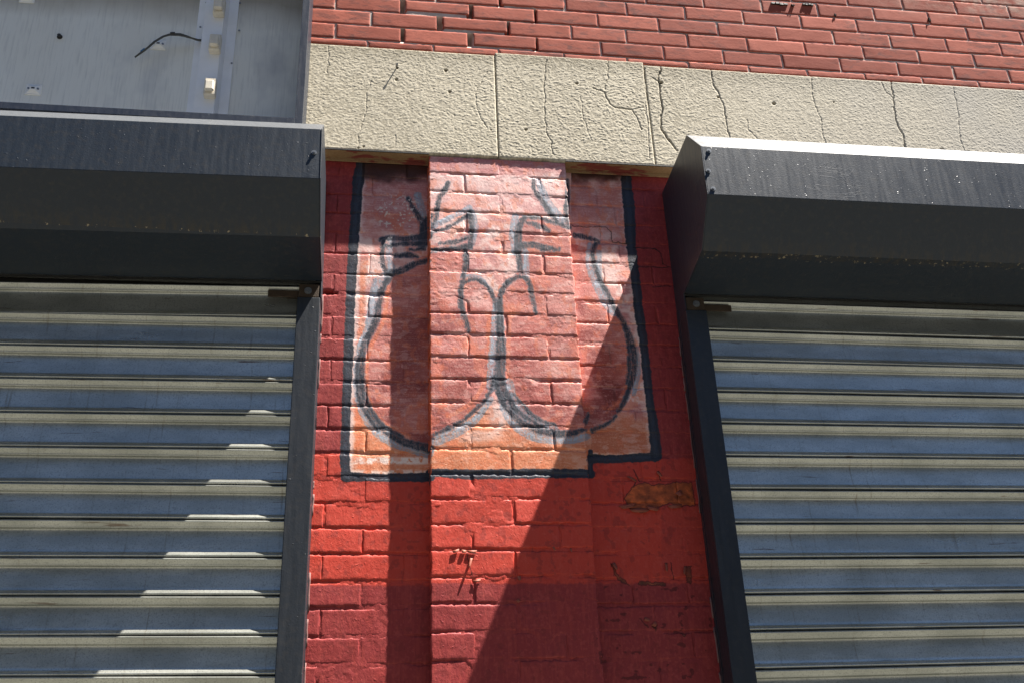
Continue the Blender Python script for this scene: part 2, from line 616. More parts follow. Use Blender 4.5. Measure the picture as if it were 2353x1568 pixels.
        st = streakv * 0.35 + n3 * 0.4 + n2 * 0.25
        mk = mk * alpha * (1 - dry + dry * sstep(0.42, 0.54, st))
        mk = mk[..., None]
        arr[:] = arr * (1 - mk) + np.asarray(c) * mk

    ink, slate, grey, blue = S(56, 60, 69), S(94, 100, 110), S(148, 156, 168), S(172, 186, 200)
    body, body2, rim = S(178, 98, 88), S(146, 74, 70), S(226, 124, 84)
    LB = [(888, 636), (872, 672), (864, 712), (856, 748), (838, 784), (829, 825), (829, 870), (838, 920), (860, 962),
          (892, 994), (932, 1016), (985, 1031), (1000, 998), (1045, 976), (1090, 948), (1122, 918), (1142, 884),
          (1147, 800), (1142, 722), (1125, 672), (1098, 644), (1066, 640), (1068, 575), (990, 576), (985, 600)]
    RB = [(1195, 500), (1190, 560), (1192, 625), (1165, 652), (1150, 690), (1150, 770), (1145, 840), (1146, 880), (1160, 925),
          (1195, 968), (1245, 990), (1300, 994), (1350, 985), (1400, 968), (1432, 934), (1450, 888), (1456, 840),
          (1450, 792), (1430, 742), (1406, 698), (1388, 660), (1368, 618), (1362, 585), (1340, 566), (1306, 560), (1300, 520), (1240, 500)]
    for B_, cx_ in ((LB, 960), (RB, 1290)):
        mk = polymask(B_)
        gput(mk * 0.85, body)
        gput(mk * sstep(0.47, 0.62, fbm(X * 14, Z * 20, 61, 4)) * 0.75, body2)
        gput(mk * sstep(0.50, 0.62, fbm(X * 12, Z * 17, 67, 4)) * 0.7, S(214, 140, 130))
        gput(mk * sstep(0.58, 0.68, fbm(X * 30, Z * 30, 71, 3)) * 0.5, S(214, 112, 84))
        gput(mk * (1 - sstep(600, 760, V)) * 0.45, S(216, 134, 122))
    # shading the painter gave the fruits: darker bellies, pale shoulders
    for (a, b, ra, rb, c, al) in ((930, 830, 60, 120, body2, .7), (1060, 880, 60, 60, S(166, 84, 76), .6), (1035, 660, 30, 50, S(226, 160, 150), .7),
                                  (1035, 800, 45, 40, S(216, 140, 132), .6), (1205, 800, 45, 70, S(170, 78, 70), .6), (1290, 850, 34, 30, S(222, 150, 136), .7),
                                  (1395, 850, 40, 80, S(166, 84, 70), .8), (1290, 700, 45, 45, S(228, 158, 146), .6), (1400, 905, 26, 40, S(120, 52, 48), .7),
                                  (1240, 760, 30, 60, S(206, 112, 98), .4), (1105, 690, 26, 34, S(232, 180, 172), .7), (1250, 905, 70, 40, S(172, 84, 74), .6)):
        d = np.hypot((U - a + (n1 - .5) * 40) / ra, (V - b + (n2 - .5) * 30) / rb)
        gput((1 - sstep(0.35, 1.15, d)) * al, c)
    # orange under-painting beside the outline
    stroke(g, [(892, 660), (880, 740), (850, 800), (842, 870), (856, 940), (895, 980), (940, 1000)], 9, rim, 0.7, 0.5)
    stroke(g, [(1122, 740), (1124, 820), (1112, 880), (1080, 925), (1030, 955)], 10, rim, 0.6, 0.5)
    stroke(g, [(1172, 720), (1168, 820), (1172, 880), (1205, 935)], 9, rim, 0.5, 0.5)
    stroke(g, [(1440, 800), (1444, 860), (1425, 915), (1395, 945)], 8, rim, 0.5, 0.5)
    # chalky, patchy brush texture over the whole picture
    ch = 0.55 * n3 + 0.45 * streakh
    gput(sstep(0.53, 0.62, ch) * 0.26 * (0.4 + 0.9 * n1), S(246, 226, 218))
    gput((1 - sstep(0.36, 0.44, ch)) * 0.10, S(150, 74, 62))
    gput(sstep(0.60, 0.66, fbm(X * 34, Z * 75, 131, 4)) * 0.28, S(240, 206, 196))
    gput(sstep(0.62, 0.68, fbm(X * 50, Z * 34, 133, 4)) * 0.35, S(222, 120, 84))
    # grey-blue halo
    H = [([(900, 552), (892, 590), (898, 622), (868, 650), (858, 700), (846, 750), (826, 800), (818, 850), (824, 920), (852, 975), (895, 1012), (985, 1040)], [14, 12, 14, 22, 22, 16, 12, 12, 14, 18, 18, 20]),
         ([(1002, 1010), (1060, 985), (1100, 955), (1128, 915)], [22, 20, 14, 10]),
         ([(1137, 700), (1134, 780), (1130, 840), (1128, 890)], [10, 16, 20, 18]),
         ([(1168, 880), (1178, 930), (1215, 965), (1270, 985)], [22, 24, 26, 22]),
         ([(1150, 905), (1160, 945), (1195, 985), (1240, 1005), (1310, 1010), (1350, 1000)], [10, 14, 18, 18, 16, 12]),
         ([(1183, 500), (1180, 545), (1183, 580)], [16, 18, 12]),
         ([(1206, 580), (1210, 640)], [14, 12]),
         ([(1375, 580), (1378, 640), (1392, 680)], [12, 10, 8]),
         ([(1356, 565), (1352, 600), (1366, 640), (1390, 690), (1410, 720)], [14, 12, 18, 20, 12]),
         ([(1462, 800), (1466, 850), (1456, 905)], [8, 10, 8]),
         ([(1085, 488), (1092, 530), (1082, 570)], [12, 12, 8]),
         ([(960, 450), (974, 500), (996, 520)], [16, 14, 10]),
         ([(1235, 415), (1262, 470), (1290, 505)], [12, 14, 18]),
         ([(1060, 636), (1100, 636), (1130, 668)], [6, 6, 6]),
         ([(990, 520), (1040, 498), (1078, 478)], [14, 10, 14])]
    for pts, w in H:
        stroke(g, pts, np.array(w) * 1.15, grey, 0.85, 0.5, 1.4)
        stroke(g, pts, np.array(w) * 0.5, blue, 0.6, 0.9, 1.4, (-2, -2))
    # ink
    K = [([(938, 455), (948, 478), (964, 500), (972, 522), (969, 545)], [5, 6, 8, 12, 16]),
         ([(972, 560), (974, 520), (990, 495)], [16, 14, 8]),
         ([(874, 550), (905, 547), (940, 548), (985, 540)], [5, 7, 9, 14]),
         ([(882, 556), (877, 585), (879, 605), (890, 630)], [7, 8, 7, 5]),
         ([(888, 632), (920, 622), (955, 606), (985, 598)], [6, 9, 9, 5]),
         ([(905, 588), (935, 586), (960, 590)], [4, 8, 2]),
         ([(886, 565), (930, 560), (980, 560)], [3, 6, 6]),
         ([(900, 622), (893, 640), (884, 655)], [4, 10, 4]),
         ([(890, 642), (877, 668), (870, 700), (866, 728), (855, 756), (838, 790), (830, 828), (829, 870), (838, 918), (858, 955), (888, 990), (930, 1015), (988, 1030)],
          [6, 9, 10, 11, 10, 11, 12, 13, 12, 11, 11, 13, 15]),
         ([(1030, 420), (1022, 436), (1010, 452), (1005, 475), (1000, 505), (990, 522)], [4, 9, 6, 7, 5, 4]),
         ([(990, 534), (1030, 522), (1080, 490)], [4, 4, 3]),
         ([(1080, 488), (1083, 520), (1080, 562)], [7, 9, 6]),
         ([(990, 576), (1030, 572), (1080, 566)], [6, 5, 9]),
         ([(1068, 575), (1071, 605), (1063, 640), (1058, 680), (1062, 715), (1070, 738), (1077, 760)], [7, 9, 5, 8, 9, 7, 4]),
         ([(1066, 650), (1082, 641), (1103, 646), (1122, 662), (1136, 690), (1144, 722), (1147, 760)], [4, 4, 5, 5, 5, 6, 8]),
         ([(1225, 412), (1228, 436), (1246, 462), (1266, 492), (1282, 512)], [3, 5, 7, 6, 4]),
         ([(1303, 415), (1304, 450), (1300, 490), (1304, 515)], [3, 6, 7, 3]),
         ([(1207, 499), (1235, 500), (1270, 510), (1310, 523)], [4, 4, 4, 3]),
         ([(1205, 500), (1193, 522), (1190, 560), (1191, 590), (1197, 625)], [6, 10, 13, 10, 6]),
         ([(1196, 566), (1225, 562), (1250, 570), (1285, 572)], [13, 9, 10, 3]),
         ([(1210, 512), (1240, 520), (1262, 530)], [3, 8, 2]),
         ([(1148, 705), (1150, 678), (1162, 655), (1182, 640), (1200, 636), (1214, 646), (1220, 668), (1224, 692), (1230, 718)], [7, 7, 7, 6, 5, 6, 7, 6, 3]),
         ([(1148, 690), (1149, 740), (1148, 790), (1144, 830), (1141, 880)], [9, 12, 11, 9, 14]),
         ([(1150, 820), (1150, 870), (1156, 910)], [9, 15, 18]),
         ([(1132, 870), (1122, 905), (1095, 938), (1060, 966), (1030, 982), (995, 998)], [5, 5, 4, 4, 6, 3]),
         ([(1140, 880), (1150, 915), (1174, 948), (1210, 976), (1256, 992), (1300, 995), (1345, 986)], [6, 8, 8, 9, 11, 11, 4]),
         ([(1165, 905), (1185, 940), (1220, 965), (1255, 983)], [10, 8, 5, 3]),
         ([(1362, 986), (1395, 973), (1415, 955)], [6, 3, 2]),
         ([(1345, 970), (1352, 950)], [6, 2]),
         ([(1420, 945), (1440, 908), (1452, 870), (1457, 835), (1452, 790), (1434, 745), (1412, 706), (1392, 668), (1372, 628), (1362, 592), (1364, 570), (1375, 556)],
          [4, 6, 9, 9, 10, 8, 6, 6, 6, 7, 7, 4]),
         ([(1320, 540), (1345, 545), (1372, 553)], [7, 6, 2]),
         ([(832, 800), (819, 850), (828, 925), (868, 988)], [3, 5, 6, 3]),
         ([(846, 930), (876, 975), (925, 1002)], [3, 7, 2]),
         ([(1152, 720), (1157, 790), (1158, 850)], [3, 5, 2]),
         ([(1180, 905), (1225, 955), (1275, 975)], [2, 6, 2]),
         ([(1440, 770), (1446, 830), (1440, 880)], [2, 5, 2]),
         ([(1010, 560), (1045, 556), (1075, 545)], [2, 6, 2]),
         ([(940, 574), (975, 572)], [2, 3])]
    for pts, w in K:
        w = np.array(w, float) * 1.1 + 0.6
        stroke(g, pts, w + 6, slate, 0.8, 0.75, 1.2)
        stroke(g, pts, w * 1.02 + 0.4, ink, 0.95, 0.5, 0.9)
    # chipped flecks showing pale ground, upper left field
    fl = sstep(0.66, 0.70, fbm(X * 140, Z * 140, 81, 2)) * (1 - sstep(40, 75, np.hypot(U - 915, (V - 490) * 1.4)))
    gput(fl * 0.9, S(220, 206, 196))
    mk = inside.astype(float)[..., None]
    col[:] = col * (1 - mk) + g * mk
    # ---- border
    def border(pts, w, al=1.0):
        stroke(col, pts, np.array(w) + 5.0, S(46, 50, 60), al, 0.12, 1.2)
        stroke(col, pts, np.array(w) * 0.5, S(66, 74, 90), al * 0.6, 0.9, 2.0)
    border([(828, 378), (822, 420), (820, 440), (812, 560), (806, 660), (802, 760), (798, 860), (794, 960), (792, 1040), (794, 1094)],
           [17, 22, 19, 18, 17, 17, 16, 15, 17, 18])
    border([(794, 1094), (840, 1095), (900, 1096), (988, 1095)], [18, 13, 14, 17])
    border([(987, 1084), (1060, 1088), (1140, 1088), (1250, 1086), (1358, 1087)], [12, 17, 17, 17, 15])
    border([(1357, 1036), (1357, 1090)], [6, 8])
    border([(1358, 1052), (1400, 1053), (1450, 1051), (1510, 1048)], [15, 15, 14, 15])
    border([(1437, 398), (1441, 440), (1446, 490), (1448, 530), (1451, 570), (1457, 620), (1463, 670), (1469, 722), (1475, 760), (1480, 800), (1485, 850), (1491, 906), (1497, 948), (1503, 990), (1507, 1045)],
           [18, 20, 22, 20, 17, 16, 16, 16, 15, 14, 15, 13, 15, 18, 22])
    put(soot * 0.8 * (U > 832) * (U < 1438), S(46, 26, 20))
    # cracks
    for pts in ([(1312, 513), (1318, 520), (1393, 522), (1403, 534), (1406, 556), (1440, 560)], [(1455, 569), (1505, 571), (1518, 582), (1522, 605), (1535, 612)],
                [(1462, 613), (1500, 613), (1540, 614)], [(1500, 660), (1540, 657)], [(835, 376), (985, 372)]):
        P = pts
        for i in range(len(P) - 1):
            stroke(col, [P[i], P[i + 1]], 1.6, S(26, 18, 16), 0.9, 0.3, 0.9)
    # peeled patches on the right panel
    def patch(pts, c, edge=S(60, 24, 18)):
        mk = polymask(pts)
        k = 3
        er = mk.copy()
        for sft in ((k, 0), (-k, 0), (0, k), (0, -k)):
            er = np.minimum(er, np.roll(mk, sft, (0, 1)))
        put(mk * 0.6, edge)
        put(er * 0.95, np.asarray(c)[None, None] * (0.55 + 0.9 * fbm(X * 60, Z * 80, 141, 4)[..., None]))
    patch([(1434, 1140), (1455, 1112), (1480, 1104), (1500, 1112), (1545, 1108), (1560, 1104), (1590, 1108), (1600, 1160), (1560, 1162), (1535, 1156), (1500, 1170), (1470, 1176), (1440, 1162)], S(168, 84, 44))
    patch([(1400, 1288), (1412, 1322), (1425, 1338), (1448, 1345), (1440, 1334), (1424, 1322), (1412, 1300)], S(124, 62, 42))
    patch([(1468, 1333), (1530, 1336), (1532, 1345), (1466, 1342)], S(126, 70, 48))
    patch([(1575, 1300), (1590, 1296), (1588, 1340), (1576, 1338)], S(122, 60, 42))
    patch([(1496, 1436), (1512, 1432), (1508, 1448)], S(70, 28, 22))
    patch([(1558, 1456), (1576, 1452), (1572, 1462)], S(150, 96, 64))
    for a, b in (((1455, 1078), (1470, 1104)), ((1462, 1100), (1456, 1118)), ((1512, 1082), (1520, 1102)), ((1490, 1440), (1470, 1420)), ((1540, 1292), (1548, 1330)), ((1060, 1262), (1098, 1272)), ((1070, 1266), (1085, 1320))):
        stroke(col, [a, b], 2.2, S(70, 22, 18), 0.9, 0.3, 1.0)
    put(sstep(0.70, 0.74, fbm(X * 45, Z * 60, 91, 3)) * (U > 1370) * (V > 1345) * 0.6, S(84, 28, 24))
    # worn orange paint along the pier arris, and its side face
    edge = (np.abs(X - PIER_L) < 0.004) & (U < 992)
    put(edge * sstep(0.35, 0.5, n2) * 0.8 * (V < 1085), S(206, 96, 58))
    img = bpy.data.images.new('wall_paint', PW, PH, alpha=False)
    px = np.ones((PH, PW, 4), np.float32)
    px[..., :3] = np.clip(col, 0, 1) ** 1.04
    img.pixels.foreach_set(px.ravel())
    img.update()
    img.pack()
    return img


def painted_wall():
    t = NT('painted_brickwork')
    img = make_paint()
    sep = t.n.new('ShaderNodeSeparateXYZ')
    t.l.new(t.geo.outputs['Position'], sep.inputs[0])
    u = t.math('DIVIDE', t.math('SUBTRACT', sep.outputs[0], PX0), PX1 - PX0)
    v = t.math('DIVIDE', t.math('SUBTRACT', sep.outputs[2], PZ0), PZ1 - PZ0)
    cb = t.n.new('ShaderNodeCombineXYZ')
    t.l.new(u, cb.inputs[0])
    t.l.new(v, cb.inputs[1])
    it = t.n.new('ShaderNodeTexImage')
    it.image = img
    it.extension = 'EXTEND'
    it.interpolation = 'Linear'
    t.l.new(cb.outputs[0], it.inputs['Vector'])
    c = t.mix(t.math('MULTIPLY', t.noise(18, 4, 0.6), 0.25), it.outputs[0], (0.9, 0.85, 0.85), 'MULTIPLY')
    t.set(color=c, rough=t.ramp(t.noise(12, 3), [(0.3, 0.48), (0.7, 0.66)]), spec=0.35)
    b = t.bump(t.noise(26, 4, 0.6, 0.4), 0.5, 0.0022)
    b = t.bump(t.noise(150, 4, 0.7, 0.3, stretch=(1, 1, 0.6)), 0.75, 0.0013, b)
    lump = t.ramp(t.noise(75, 2, 0.5), [(0.66, 0.0), (0.74, 1.0)])
    b = t.bump(lump, 0.4, 0.0012, b)
    t.set(Normal=t.bump(t.noise(500, 2, 0.5), 0.3, 0.0004, b))
    return t.m


M['paint'] = painted_wall()


# ------------------------------------------------------------------ setting: ground, pavement, road
def sheet(name, x0, x1, y0, y1, z, mat, label=None):
    o = link_mesh(name, mesh(name, [(x0, y0, z), (x1, y0, z), (x1, y1, z), (x0, y1, z)], [(0, 1, 2, 3)]), None, mat)
    return tag(o, kind='structure')


M['concrete'] = plain('pavement_concrete', (0.088, 0.087, 0.074), 0.9, 0, 0.2, 0.4, 8)
M['asphalt'] = plain('asphalt', (0.04, 0.04, 0.04), 0.9, 0, 0.3, 0.5, 20)
sheet('ground', -250, 250, -250, 250, GROUND - 0.16, M['asphalt'])
sheet('road', -250, 250, -16, -4.2, GROUND - 0.15, M['asphalt'])
tag(MB().box(-60, 60, -4.2, 0.3, GROUND - 0.155, GROUND, 0.01).build('pavement', M['concrete']), kind='structure')


# unseen building added across the street: closes off low sky, reflects in the metal
M['sky_block_terrace'] = plain('grey_sky_block_render', (0.30, 0.29, 0.26), 0.9, 0, 0.2, 0.2, 3)
tr = MB()
tr.box(-70, 70, -30, -18, GROUND - 0.15, 10.2)
for k in range(-30, 31):
    for q in range(3):
        tr.box(k * 2.3 - 0.55, k * 2.3 + 0.55, -17.995, -17.90, 0.2 + 2.9 * q, 1.9 + 2.9 * q)
tr.box(-70, 70, -18.3, -17.7, 10.2, 10.6)
tag(tr.build('sky_block_terrace', M['sky_block_terrace']), kind='structure')


# ------------------------------------------------------------------ brickwork
def seglist(n, l0, fine, coarse):
    """grid lines: close together near both ends"""
    e = [0, fine, fine * 2.2, fine * 4.5]
    e = [v for v in e if v < l0 * 0.4]
    k = max(2, int((l0 - 2 * e[-1]) / coarse))
    mid = list(np.linspace(e[-1], l0 - e[-1], k + 1))
    return np.array(e[:-1] + mid + [l0 - v for v in e[:-1]][::-1])


def brick_obj(x0, x1, z0, z1, yf, parent, mat, depth=0.03, edge=0.0032, rag=0.0016, relief=0.0009, seed=0, tilt=0.0, cx=0.007, xcut=(0, 0)):
    sx = seglist(0, x1 - x0, 0.0022, cx)
    sz = seglist(0, z1 - z0, 0.0022, 0.012)
    gx, gz = np.meshgrid(sx, sz)
    w, h = x1 - x0, z1 - z0
    X = x0 + gx
    Z = z0 + gz
    ex = np.minimum(gx, w - gx)
    ez = np.minimum(gz, h - gz)
    r1 = (fbm(X * 120, Z * 120, 101 + seed, 3) - 0.5) * 2
    r2 = (fbm(X * 55 + 9, Z * 90, 202 + seed, 3) - 0.5) * 2
    # ragged arrises
    Z = Z + r1 * rag * np.exp(-ez / 0.004)
    X = X + r2 * rag * np.exp(-ex / 0.004)
    e = np.minimum(ex, ez)
    Y = yf + edge * (1 - np.clip(e / 0.004, 0, 1)) ** 2 + relief * (fbm(X * 28, Z * 28, 303 + seed, 3) - 0.5) * 2
    Y = Y + tilt * (gz / h - 0.5) + edge * 0.35 * sstep(0.5, 0.8, fbm(X * 60, Z * 60, 17 + seed, 2)) * np.exp(-e / 0.008)
    # wrap the sides back into the wall
    def ring(A, back):
        A = np.vstack([A[:1], A, A[-1:]])
        A = np.hstack([A[:, :1], A, A[:, -1:]])
        return A
    X, Y, Z = ring(X, 0), ring(Y, 0), ring(Z, 0)
    Y[0, :] = Y[-1, :] = yf + depth
    Y[:, 0] = Y[:, -1] = yf + depth
    return link_mesh('brick', grid_mesh('brick', X, Y, Z), parent, mat)


# ---- painted wall: left recess, pier, right recess
PITCH = 0.0715
Z_BASE = 0.4137
wall = empty('painted_brick_wall', (0.41, 0, 0.2), 'red painted brick wall with a projecting pier bearing a mural of two pears', 'wall')


JOINT_EXTRA = {15: .005, 11: .003, 4: .005, 2: .0045, 18: .004, 8: .002, -1: .002, 13: .002}


def painted_courses(xa, xb, yf, joints_even, joints_odd, ztop, seed, depth, lo=-4, jw=0.0034):
    k = lo
    out = 0
    while True:
        z0 = Z_BASE + PITCH * k
        z1 = z0 + PITCH
        if z0 > ztop - 0.01: break
        z1 = min(z1, ztop)
        js = [xa] + list(joints_even if k % 2 == 0 else joints_odd) + [xb]
        for i in range(len(js) - 1):
            jl = js[i] + (0 if i == 0 else jw + random.uniform(-.002, .002))
            jr = js[i + 1] - (0 if i == len(js) - 2 else jw + random.uniform(-.002, .002))
            dz0, dz1 = 0.0034 + random.uniform(-.0016, .0012), 0.0034 + random.uniform(-.0016, .0014)
            if z1 >= ztop - 1e-4: dz1 = 0.001
            if k == 15 and i == 0 and xa < 0: dz0 = .011
            dz0 += JOINT_EXTRA.get(k, 0) * random.uniform(.3, 1)
            brick_obj(jl, jr, z0 + dz0, z1 - dz1, yf + random.uniform(-0.0006, 0.0006), wall, M['paint'], depth,
                      edge=random.uniform(0.0005, 0.0018), rag=0.0046, relief=0.0009, seed=seed + k * 7 + i * 3, tilt=random.uniform(-.0006, .0018), cx=0.0055)
            out += 1
        k += 1
    return out


def mortar_grid(xa, xb, z0, z1, y, parent, mat, name='mortar', holes=(), rough=0.0011, step=0.006, lump=0.0):
    nx, nz = int((xb - xa) / step) + 2, int((z1 - z0) / step) + 2
    X, Z = np.meshgrid(np.linspace(xa, xb, nx), np.linspace(z0, z1, nz))
    Y = y + rough * 2 * (fbm(X * 45, Z * 45, 5, 3) - 0.5) + rough * 2.4 * (fbm(X * 8, Z * 8, 8, 2) - 0.5)
    if lump:     # paint and pointing fill some joints nearly flush and leave others open
        Y = y + 0.0012 - lump * 1.5 * sstep(0.40, 0.58, fbm(X * 9, Z * 14, 19, 3)) - 0.0006 * sstep(0.5, 0.7, fbm(X * 110, Z * 150, 15, 2)) + 0.0005 * (fbm(X * 45, Z * 45, 5, 3) - 0.5)
    for (hx, hz, rx, rz, d) in holes:
        q = np.hypot(np.clip(np.abs(X - hx) - rx, 0, None), np.clip(np.abs(Z - hz) - rz, 0, None))
        Y = Y + d * (1 - sstep(0, 0.004, q))
    return link_mesh(name, grid_mesh(name, X, Y, Z), parent, mat)


hx, hz = at(757, 685, 0)
mortar_grid(-0.26, PIER_L + 0.01, 0.1, 1.985, 0.0016, wall, M['paint'], step=0.0042, lump=0.0014, holes=[(hx, Z_BASE + PITCH * 15 + .004, 0.017, 0.005, 0.03)])
mortar_grid(PIER_R - 0.01, 1.02, 0.1, 1.985, 0.0018, wall, M['paint'], step=0.0042, lump=0.0016)
mortar_grid(PIER_L + 0.002, PIER_R - 0.002, 0.1, 1.978, PIER_Y + 0.0016, wall, M['paint'], step=0.0036, lump=0.0016)
n = painted_courses(-0.25, PIER_L + 0.006, 0.0, (0.008,), (-0.098, 0.118), 1.975, 11, 0.02, jw=0.0016)
n += painted_courses(PIER_L, PIER_R, PIER_Y, (0.302, 0.542), (0.416,), 1.979, 57, PIER_Y * -1 + 0.01)
n += painted_courses(PIER_R - 0.006, 1.0, 0.0, (0.742, 0.90), (0.80,), 1.975, 91, 0.02, jw=0.0016)
# the solid wall behind
MB().box(-0.262, 1.022, 0.034, 0.30, GROUND, 1.98).build('wall_core', M['plain_red'], wall)
MB().box(-0.262, 1.022, 0.004, 0.0335, GROUND, 0.118).build('wall_base', M['plain_red'], wall)
MB().box(PIER_L + 0.004, PIER_R - 0.004, PIER_Y + 0.004, 0.0035, GROUND, 0.118).build('pier_base', M['plain_red'], wall)


# curled flakes of paint
def flake(px, py, y, w, h, curl, rot=0.0):
    x, z = at(px, py, y)
    n = 6
    v, f = [], []
    for i in range(n):
        t = i / (n - 1)
        a = t * curl
        oy = -math.sin(a) * h * 0.22 - 0.0006
        oz = -t * h * math.cos(a * 0.5)
        ww = w * (1 - 0.5 * t ** 2) * (0.85 + 0.3 * random.random())
        for s in (-1, 1):
            lx = s * ww / 2
            v.append((x + lx * math.cos(rot) - oz * math.sin(rot), y + oy, z + lx * math.sin(rot) + oz * math.cos(rot)))
    for i in range(n - 1):
        f.append((2 * i, 2 * i + 1, 2 * i + 3, 2 * i + 2))
    o = link_mesh('paint_flake', mesh('paint_flake', v, f, True), wall, M['flake'])
    s = o.modifiers.new('thickness', 'SOLIDIFY')
    s.thickness = 0.0006


M['flake'] = plain('curled_paint', (0.30, 0.07, 0.035), 0.6, 0, 0.4, 0.3, 50)
for px, py, w, h, c, r in ((1440, 1158, 40, 14, 1.6, .2), (1468, 1166, 46, 18, 1.7, 0), (1500, 1163, 30, 14, 1.5, -.2), (1550, 1158, 38, 14, 1.6, .1), (1556, 1128, 16, 22, 1.8, .6),
                           (1510, 1082, 8, 22, 1.4, .5), (1450, 1100, 26, 6, 1.2, 2.6), (1408, 1292, 8, 24, 1.4, .4), (1530, 1292, 7, 26, 1.2, -.1), (1574, 1300, 8, 26, 1.3, -.3),
                           (1500, 1430, 12, 12, 1.5, .8), (1480, 1420, 8, 16, 1.4, 1.2)):
    flake(px, py, -0.001, w / 870, h / 870, c, r)
for px, py, w, h, c, r in ((1046, 1262, 16, 10, 1.8, .3), (1066, 1262, 12, 12, 1.8, -.2), (1084, 1263, 22, 10, 1.9, 0), (1083, 1280, 6, 34, 1.6, -.25), (1095, 1330, 18, 9, 1.8, .1),
                           (1192, 1322, 8, 14, 1.5, .1), (1188, 1376, 8, 10, 1.5, .6), (1270, 1255, 5, 12, 1.2, .5), (1310, 1258, 4, 12, 1.2, .2)):
    flake(px, py, PIER_Y - 0.001, w / 850, h / 850, c, r)

# ---- upper brick wall
upper = empty('brick_wall', (1.2, 0, 2.43), 'unpainted red brick wall with thin joints above the stucco stone band', 'wall')
UP_PITCH = 0.0645
UZ0 = 2.4405
mb = [(-0.0, 2.40)]
up_mortar = mortar_grid(-0.4, 3.0, 2.395, 3.22, UP_Y + 0.0030, upper, M['mortar'], rough=0.0007, step=0.006,
                        holes=[(xx_, UZ0 + UP_PITCH * (kk_ + .5), .009, .026, .035) for kk_, xx_ in ((2, .098), (1, .226), (0, .331), (0, .099), (1, .465), (2, .336), (0, .563), (2, .564), (3, .44))])
tag(up_mortar, None)
MB().box(-2.2, 4.2, 0.035, 0.3, 1.98, 3.6).build('wall_core', M['mortar'], upper)
# joints that have lost their mortar (course, X of the joint, width)
open_j = {(2, 0.098): 0.020, (1, -0.008): 0.008, (1, 0.226): 0.022, (0, 0.331): 0.022, (0, 0.099): 0.014, (1, 0.465): 0.009, (2, 0.564): 0.009, (0, 0.563): 0.008,
          (2, 0.336): 0.014, (3, 0.44): 0.010}
rowx = {0: [-0.126, 0.099, 0.331, 0.563, 0.791], 1: [-0.008, 0.226, 0.465, 0.689, 0.888], 2: [-0.13, 0.098, 0.336, 0.564, 0.789], 3: [-0.01, 0.215, 0.44, 0.675, 0.90]}
for k in range(-1, 11):
    z0, z1 = UZ0 + UP_PITCH * k, UZ0 + UP_PITCH * (k + 1)
    if k == -1: z0 = 2.408
    xs = list(rowx.get(k, []))
    if not xs:
        x = -0.13 + (0.113 if k % 2 else 0.0) + random.uniform(-.02, .02)
        xs = [x]
    while xs[-1] < 2.85:
        xs.append(xs[-1] + 0.2235 + random.uniform(-.004, .004) - (0.002 if xs[-1] > 0.8 else 0))
    xs = [xs[0] - 0.225] + xs
    for i in range(len(xs) - 1):
        a = 0.0028 + random.uniform(-.0006, .0014)
        b = 0.0028 + random.uniform(-.0006, .0014)
        for (kk, xx), wd in open_j.items():
            if kk == k and abs(xx - xs[i]) < 0.004: a = wd * 0.55
            if kk == k and abs(xx - xs[i + 1]) < 0.004: b = wd * 0.45
        lift = {(2, .098): .010, (1, .226): .009, (0, .331): .007, (3, .44): .006}.get((k, round(xs[i], 3)), 0) + (.003 if random.random() < .08 else 0)
        brick_obj(xs[i] + a, xs[i + 1] - b, z0 + lift + 0.0026 + random.uniform(-.0006, .0008), z1 - 0.0028 + random.uniform(-.0012, .0006),
                  UP_Y + random.uniform(-0.0012, 0.0006), upper, M['brick'], 0.05, edge=random.uniform(.0010, .0024), rag=random.choice((.0010, .0020, .0034)),
                  relief=0.0006, seed=400 + k * 31 + i, tilt=random.uniform(-.0008, .0008), cx=0.011)
# bits of mortar squeezed out and old clips
for px, py, w, h in ((1790, 10, 40, 7), (1855, 12, 26, 5), (1820, 14, 8, 5), (1918, 36, 5, 8), (2134, 46, 6, 10)):
    x, z = at(px, py, UP_Y)
    b = MB()
    for q in range(4):
        b.box(x + (q - 2) * w / 4 / 600, x + (q - 1.1) * w / 4 / 600, UP_Y - 0.004 - random.random() * .004, UP_Y + 0.002, z - h / 1000 * random.uniform(.5, 1.1), z + h / 1400 * random.uniform(.5, 1.1), 0.001)
    b.build('mortar_crumb', M['dark_steel'], upper)

